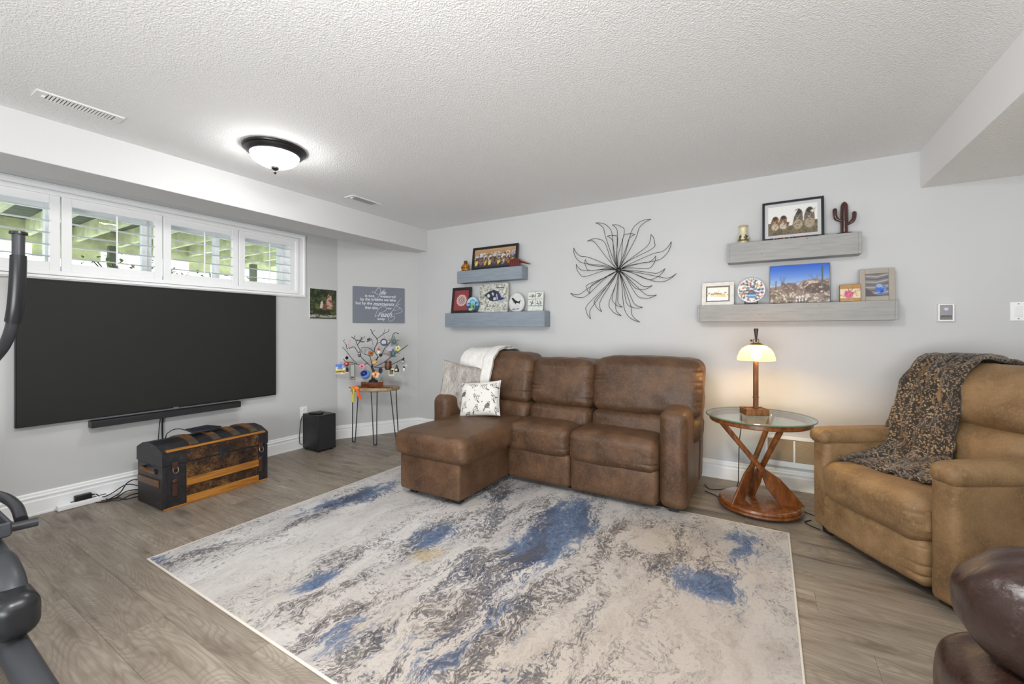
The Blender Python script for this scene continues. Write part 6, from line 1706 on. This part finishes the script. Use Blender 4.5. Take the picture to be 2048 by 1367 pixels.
# ================================================================ side table, lamp, cords
WAL = wood_mat('glossy_walnut', (84, 46, 22), (118, 68, 32), (146, 90, 46), (5, 5, 1.5), 6, 0.25, 0.5)
ST = Vector((-0.050, 3.320, 0.0))
stb = thing('side_table', 'round glass topped side table on three crossed wooden paddles', 'side table', ST, YAW)
MB().lathe([(0, 0.022), (0.246, 0.022), (0.252, 0.030), (0.246, 0.038), (0.240, 0.040), (0.244, 0.048), (0.236, 0.060), (0.224, 0.064), (0, 0.064)], 56).build('base', WAL, stb, angle=25)
for i in range(3):
    a = 2 * math.pi * i / 3 - 0.9
    MB().lathe([(0, 0), (0.024, 0), (0.032, 0.010), (0.032, 0.018), (0.026, 0.024), (0, 0.024)], 14, c=(0.20 * math.cos(a), 0.20 * math.sin(a), 0)).build('bun_foot', WAL, stb)
def paddle(f, t_):
    f, t_ = Vector(f), Vector(t_)
    ax = (t_ - f).normalized()
    hp = Vector((-ax.y, ax.x, 0)).normalized()      # face normal (horizontal)
    wd = ax.cross(hp).normalized()
    st = [(0.0, 0.056, 0.010), (0.05, 0.058, 0.011), (0.26, 0.052, 0.012), (0.34, 0.034, 0.014), (0.40, 0.021, 0.016), (0.48, 0.018, 0.017), (0.70, 0.017, 0.017), (1.0, 0.018, 0.018)]
    n = 14
    vs, fs = [], []
    L = (t_ - f).length
    for (q, a, b) in st:
        c = f + ax * (q * L)
        if q == 0.0: pass
        for j in range(n):
            an = 2 * math.pi * j / n
            ca_, sa_ = math.cos(an), math.sin(an)
            e = 0.6 if q < 0.36 else 1.0
            p = c + wd * (a * math.copysign(abs(ca_) ** e, ca_)) + hp * (b * math.copysign(abs(sa_) ** e, sa_))
            if q == 0.0:      # cut level with the base
                p = p - ax * ((p.z - 0.064) / ax.z)
            vs.append(p)
    for i in range(len(st) - 1):
        for j in range(n):
            fs.append((i * n + j, i * n + (j + 1) % n, (i + 1) * n + (j + 1) % n, (i + 1) * n + j))
    fs.append(tuple(reversed(range(n)))); fs.append(tuple((len(st) - 1) * n + j for j in range(n)))
    MB().add(vs, fs).build('paddle', WAL, stb, angle=35)
paddle((0.150, -0.115, 0.064), (-0.262, -0.01, 0.592))
paddle((-0.165, -0.045, 0.064), (0.195, 0.175, 0.592))
paddle((0.020, 0.150, 0.064), (-0.012, -0.255, 0.592))
MB().lathe([(0.276, 0.586), (0.300, 0.586), (0.304, 0.592), (0.304, 0.614), (0.298, 0.619), (0.276, 0.619), (0.276, 0.586)], 64).build('top_ring', WAL, stb, angle=30)
def table_glass():
    m, nt, b = nmat('green_edge_glass')
    nt.nodes.remove(b)
    out = nt.nodes['Material Output']
    tr_ = nd(nt, 'BsdfTransparent', {'Color': (0.90, 0.96, 0.92, 1)})
    gl = nd(nt, 'BsdfGlossy', {'Color': (1, 1, 1, 1), 'Roughness': 0.03})
    gb = nt.nodes.new('ShaderNodeNewGeometry')
    fr = nd(nt, 'Fresnel', {'IOR': mth(nt, 'SUBTRACT', 1.5, mth(nt, 'MULTIPLY', gb.outputs['Backfacing'], 1.5 - 1 / 1.5))})
    mx = nd(nt, 'MixShader', {0: fr.outputs[0], 1: tr_.outputs[0], 2: gl.outputs[0]})
    lk(nt, mx.outputs[0], out.inputs[0])
    return m
MB().lathe([(0, 0.6195), (0.322, 0.6195), (0.322, 0.628), (0, 0.628)], 72).build('glass_top', table_glass(), stb, angle=30)
MB().lathe([(0.3222, 0.6195), (0.326, 0.621), (0.3275, 0.624), (0.326, 0.627), (0.3222, 0.6285), (0.3222, 0.6195)], 72).build('glass_edge', M('glass_edge_green', (92, 120, 100), 0.08, spec=0.8), stb)

lw = wood_mat('lamp_wood', (92, 58, 30), (124, 82, 46), (150, 104, 62), (8, 8, 1.5), 6, 0.35)
BRS = M('aged_brass', (150, 122, 78), 0.35, 0.8)
lm = thing('table_lamp', 'lit table lamp with cream glass dome shade on a wooden post', 'lamp', (-0.078, 3.318, 0.6285), YAW - 0.10)
MB().rb((0, 0, 0.022), (0.145, 0.115, 0.038), 0.004, 2).build('base', lw, lm)
trm = MB()
for s in (-1, 1): trm.rb((s * 0.067, 0, 0.044), (0.010, 0.115, 0.008), 0.002)
for s in (-1, 1): trm.rb((0, s * 0.053, 0.044), (0.124, 0.009, 0.008), 0.002)
trm.build('tray_rim', lw, lm, smooth=False)
MB().rb((0.010, 0, 0.205), (0.026, 0.026, 0.325), 0.003, 2).build('post', lw, lm)
MB().tube([(-0.010, 0, 0.120), (0.030, 0, 0.120)], 0.004, 8).build('cross_pin', BRS, lm)
MB().lathe([(0.006, 0.365), (0.012, 0.366), (0.012, 0.385), (0.008, 0.395), (0.006, 0.395)], 14, c=(0.010, 0, 0)).build('socket', BRS, lm)
def shade_mat():
    m, nt, b = nmat('cream_glass_shade')
    nt.nodes.remove(b)
    out = nt.nodes['Material Output']
    tl2 = nd(nt, 'BsdfTranslucent', {'Color': (0.34, 0.255, 0.115, 1)})
    tp = nd(nt, 'BsdfTransparent', {'Color': L4((255, 224, 150))})
    gl = nd(nt, 'BsdfGlossy', {'Color': (1, 1, 1, 1), 'Roughness': 0.15})
    a = nd(nt, 'MixShader', {0: 0.12, 1: tl2.outputs[0], 2: tp.outputs[0]})
    d = nd(nt, 'MixShader', {0: 0.05, 1: a.outputs[0], 2: gl.outputs[0]})
    lk(nt, d.outputs[0], out.inputs[0])
    return m
prof = [(0.113, 0.372), (0.114, 0.376), (0.111, 0.398), (0.102, 0.424), (0.086, 0.448), (0.064, 0.465), (0.044, 0.474), (0.030, 0.476)]
MB().lathe(prof, 48, c=(0.012, 0, 0)).build('glass_shade', shade_mat(), lm, angle=80, fix=False)
MB().lathe([(0.028, 0.472), (0.042, 0.474), (0.040, 0.480), (0.030, 0.486), (0.024, 0.490), (0, 0.490)], 24, c=(0.012, 0, 0)).build('shade_cap', BRS, lm)
hd = MB()
for s in (-1, 1): hd.rb((0.012 + s * 0.016, 0, 0.502), (0.004, 0.012, 0.026), 0.001)
hd.rb((0.012, 0, 0.514), (0.036, 0.012, 0.004), 0.001).build('yoke', BRS, lm, smooth=False)
MB().sph((-0.020, -0.004, 0.505), 0.008, 10, 8).build('knob', FOOT, lm)
MB().lathe([(0, 0.496), (0.005, 0.496), (0.008, 0.530), (0.014, 0.578), (0.013, 0.586), (0, 0.588)], 14, c=(0.012, 0, 0)).build('handle_finial', M('dark_walnut', (52, 34, 26), 0.35), lm)
bulb = emit('warm_bulb', (255, 206, 128), LAMP_WATT / (4 * math.pi * 0.028 ** 2 * math.pi))
MB().sph((0.012, 0, 0.412), (0.028, 0.028, 0.030), 14, 8).build('bulb', bulb, lm)
tag(MB().tube(spline([(-0.175, 3.655, 0.62), (-0.17, 3.66, 0.5), (-0.185, 3.67, 0.35), (-0.19, 3.66, 0.15), (-0.20, 3.64, 0.02), (-0.28, 3.58, 0.005), (-0.37, 3.52, 0.005), (-0.42, 3.60, 0.005)], 7), 0.0034, 6).build('extension_cord', CABLE), 'thin black lamp cord hanging from the side table to the floor', 'cord')
tag(MB().tube(spline([(-0.40, 3.46, 0.005), (-0.34, 3.42, 0.005), (-0.31, 3.39, 0.005)], 5), 0.0034, 6).build('extension_cord', CABLE), 'black cord on the floor between the sofa and the side table', 'cord')
tag(MB().tube(spline([(0.185, 3.44, 0.005), (0.21, 3.40, 0.005), (0.26, 3.36, 0.006), (0.32, 3.30, 0.006)], 5), 0.0034, 6).build('extension_cord', CABLE), 'black cord running under the recliner from the side table', 'cord', 'black cords by the recliner')
tag(MB().tube(spline([(0.235, 3.27, 0.005), (0.215, 3.25, 0.005), (0.20, 3.22, 0.005), (0.22, 3.18, 0.006), (0.27, 3.14, 0.006)], 5), 0.0034, 6).build('extension_cord', CABLE), 'black cord looping out beside the recliner left arm', 'cord', 'black cords by the recliner')

# ================================================================ elliptical trainer at the left edge
EG = simple('trainer_grey_plastic', (62, 64, 68), 0.42)
EK = simple('trainer_black_plastic', (34, 35, 38), 0.32)
ES = simple('trainer_steel_tube', (70, 71, 75), 0.35, 0.4)
el = thing('elliptical_trainer', 'dark grey elliptical trainer partly seen at the left edge', 'exercise machine', (-2.45, 0.105, 0.0))
for s in (-1, 1):
    yy = s * 0.27
    MB().tube([(-0.55, yy, 0.13), (0.0, yy, 0.10), (0.75, yy, 0.065)], 0.042, 14, flat=0.8).build('rail', EG, el)
    MB().rb((0.30, yy, 0.128), (0.62, 0.022, 0.008), 0.003, mtx=Matrix.Rotation(R(2.6), 4, 'Y')).build('rail_track', EK, el, smooth=False)
    hb = soft('roller_housing', (0.06, yy - 0.062, 0.135), (0.26, yy + 0.062, 0.285), 0.05, EK, el, k=4, m=6)
    MB().lathe([(0, -0.025), (0.045, -0.025), (0.048, -0.015), (0.048, 0.015), (0.045, 0.025), (0, 0.025)], 24, mtx=Matrix.Translation((0.155, yy, 0.160)) @ Matrix.Rotation(R(90), 4, 'X')).build('roller_wheel', EK, hb, loc=(-0.16, -yy, -0.21))
    vs, fs, nn = [], [], 12
    arc = [(-0.62, 0.42), (-0.40, 0.36), (-0.20, 0.33), (-0.04, 0.315), (0.08, 0.285), (0.14, 0.23)]
    MB().tube(spline([(a, yy, b) for a, b in arc], 4), [0.045] * 12 + [0.052] * 9, 12, flat=0.85).build('pedal_arm', EG, el)
    pd = MB()
    pd.rb((-0.29, yy - 0.03 * s, 0.395), (0.34, 0.15, 0.018), 0.006, 2)
    pd.build('pedal', EK, el)
    wl_ = MB()
    wl_.rb((-0.29, yy - 0.03 * s + 0.072, 0.418), (0.34, 0.014, 0.055), 0.006, 2).rb((-0.29, yy - 0.03 * s - 0.072, 0.418), (0.34, 0.014, 0.055), 0.006, 2).rb((-0.118, yy - 0.03 * s, 0.418), (0.014, 0.15, 0.055), 0.006, 2)
    wl_.build('pedal_rim', EG, el)
    for i in range(9):
        MB().rb((-0.42 + i * 0.032, yy - 0.03 * s, 0.4055), (0.008, 0.12, 0.004), 0.001).build('tread_ridge', ES, el, smooth=False)
    if s > 0:
        MB().tube(spline([(-0.57, yy + 0.06, 0.46), (-0.45, yy + 0.085, 0.455), (-0.33, yy + 0.095, 0.440), (-0.22, yy + 0.090, 0.410)], 5), 0.020, 12).build('guard_bar', ES, el)
        MB().tube([(-0.19, yy + 0.04, 0.40), (-0.19, yy + 0.130, 0.395)], 0.018, 12).build('guard_stub', ES, el)
    hx = -0.30
    hp = spline([(-0.78, yy - 0.02 * s, 0.62), (-0.60, yy, 0.86), (-0.44, yy + 0.02 * s, 1.02), (-0.26, yy + 0.05 * s, 1.14), (-0.175, yy + 0.062 * s, 1.26), (-0.150, yy + 0.068 * s, 1.42), (-0.150, yy + 0.070 * s, 1.590)], 6)
    hdl = MB().tube(hp, 0.019, 12).build('handle', ES, el)
    gp = [p for p in hp if p.z > 1.22]
    MB().tube(gp[:-3], [0.0245] * len(gp[:-3]), 14).build('foam_grip', EK, hdl)
    MB().lathe([(0, 0.012), (0.026, 0.010), (0.027, 0.0), (0.0, 0.0)], 16, c=tuple(Vector(hp[-1]))).build('end_cap', EK, hdl)
    MB().tube([(-0.78, yy - 0.02 * s, 0.64), (-0.70, yy, 0.50), (-0.60, yy, 0.40)], 0.022, 10).build('linkage', ES, el)
MB().tube([(0.72, -0.33, 0.05), (0.72, 0.33, 0.05)], 0.035, 12).build('rear_foot_bar', EG, el)
MB().tube([(-1.10, -0.36, 0.04), (-1.10, 0.36, 0.04)], 0.038, 12).build('front_foot_bar', EG, el)
MB().rb((-0.25, 0, 0.06), (1.7, 0.08, 0.06), 0.01).build('spine', EG, el, smooth=False)
soft('flywheel_housing', (-1.22, -0.16, 0.06), (-0.62, 0.16, 0.62), 0.10, EK, el)
MB().tube([(-0.86, 0, 0.58), (-0.74, 0, 1.32)], 0.035, 12).build('mast', EG, el)
soft('console', (-0.80, -0.16, 1.28), (-0.68, 0.16, 1.50), 0.03, EK, el)
for yy in (-0.27, 0.27):
    MB().tube([(-0.55, yy, 0.13), (-0.80, yy * 0.5, 0.12)], 0.035, 12).build('rail_joint', EG, el)
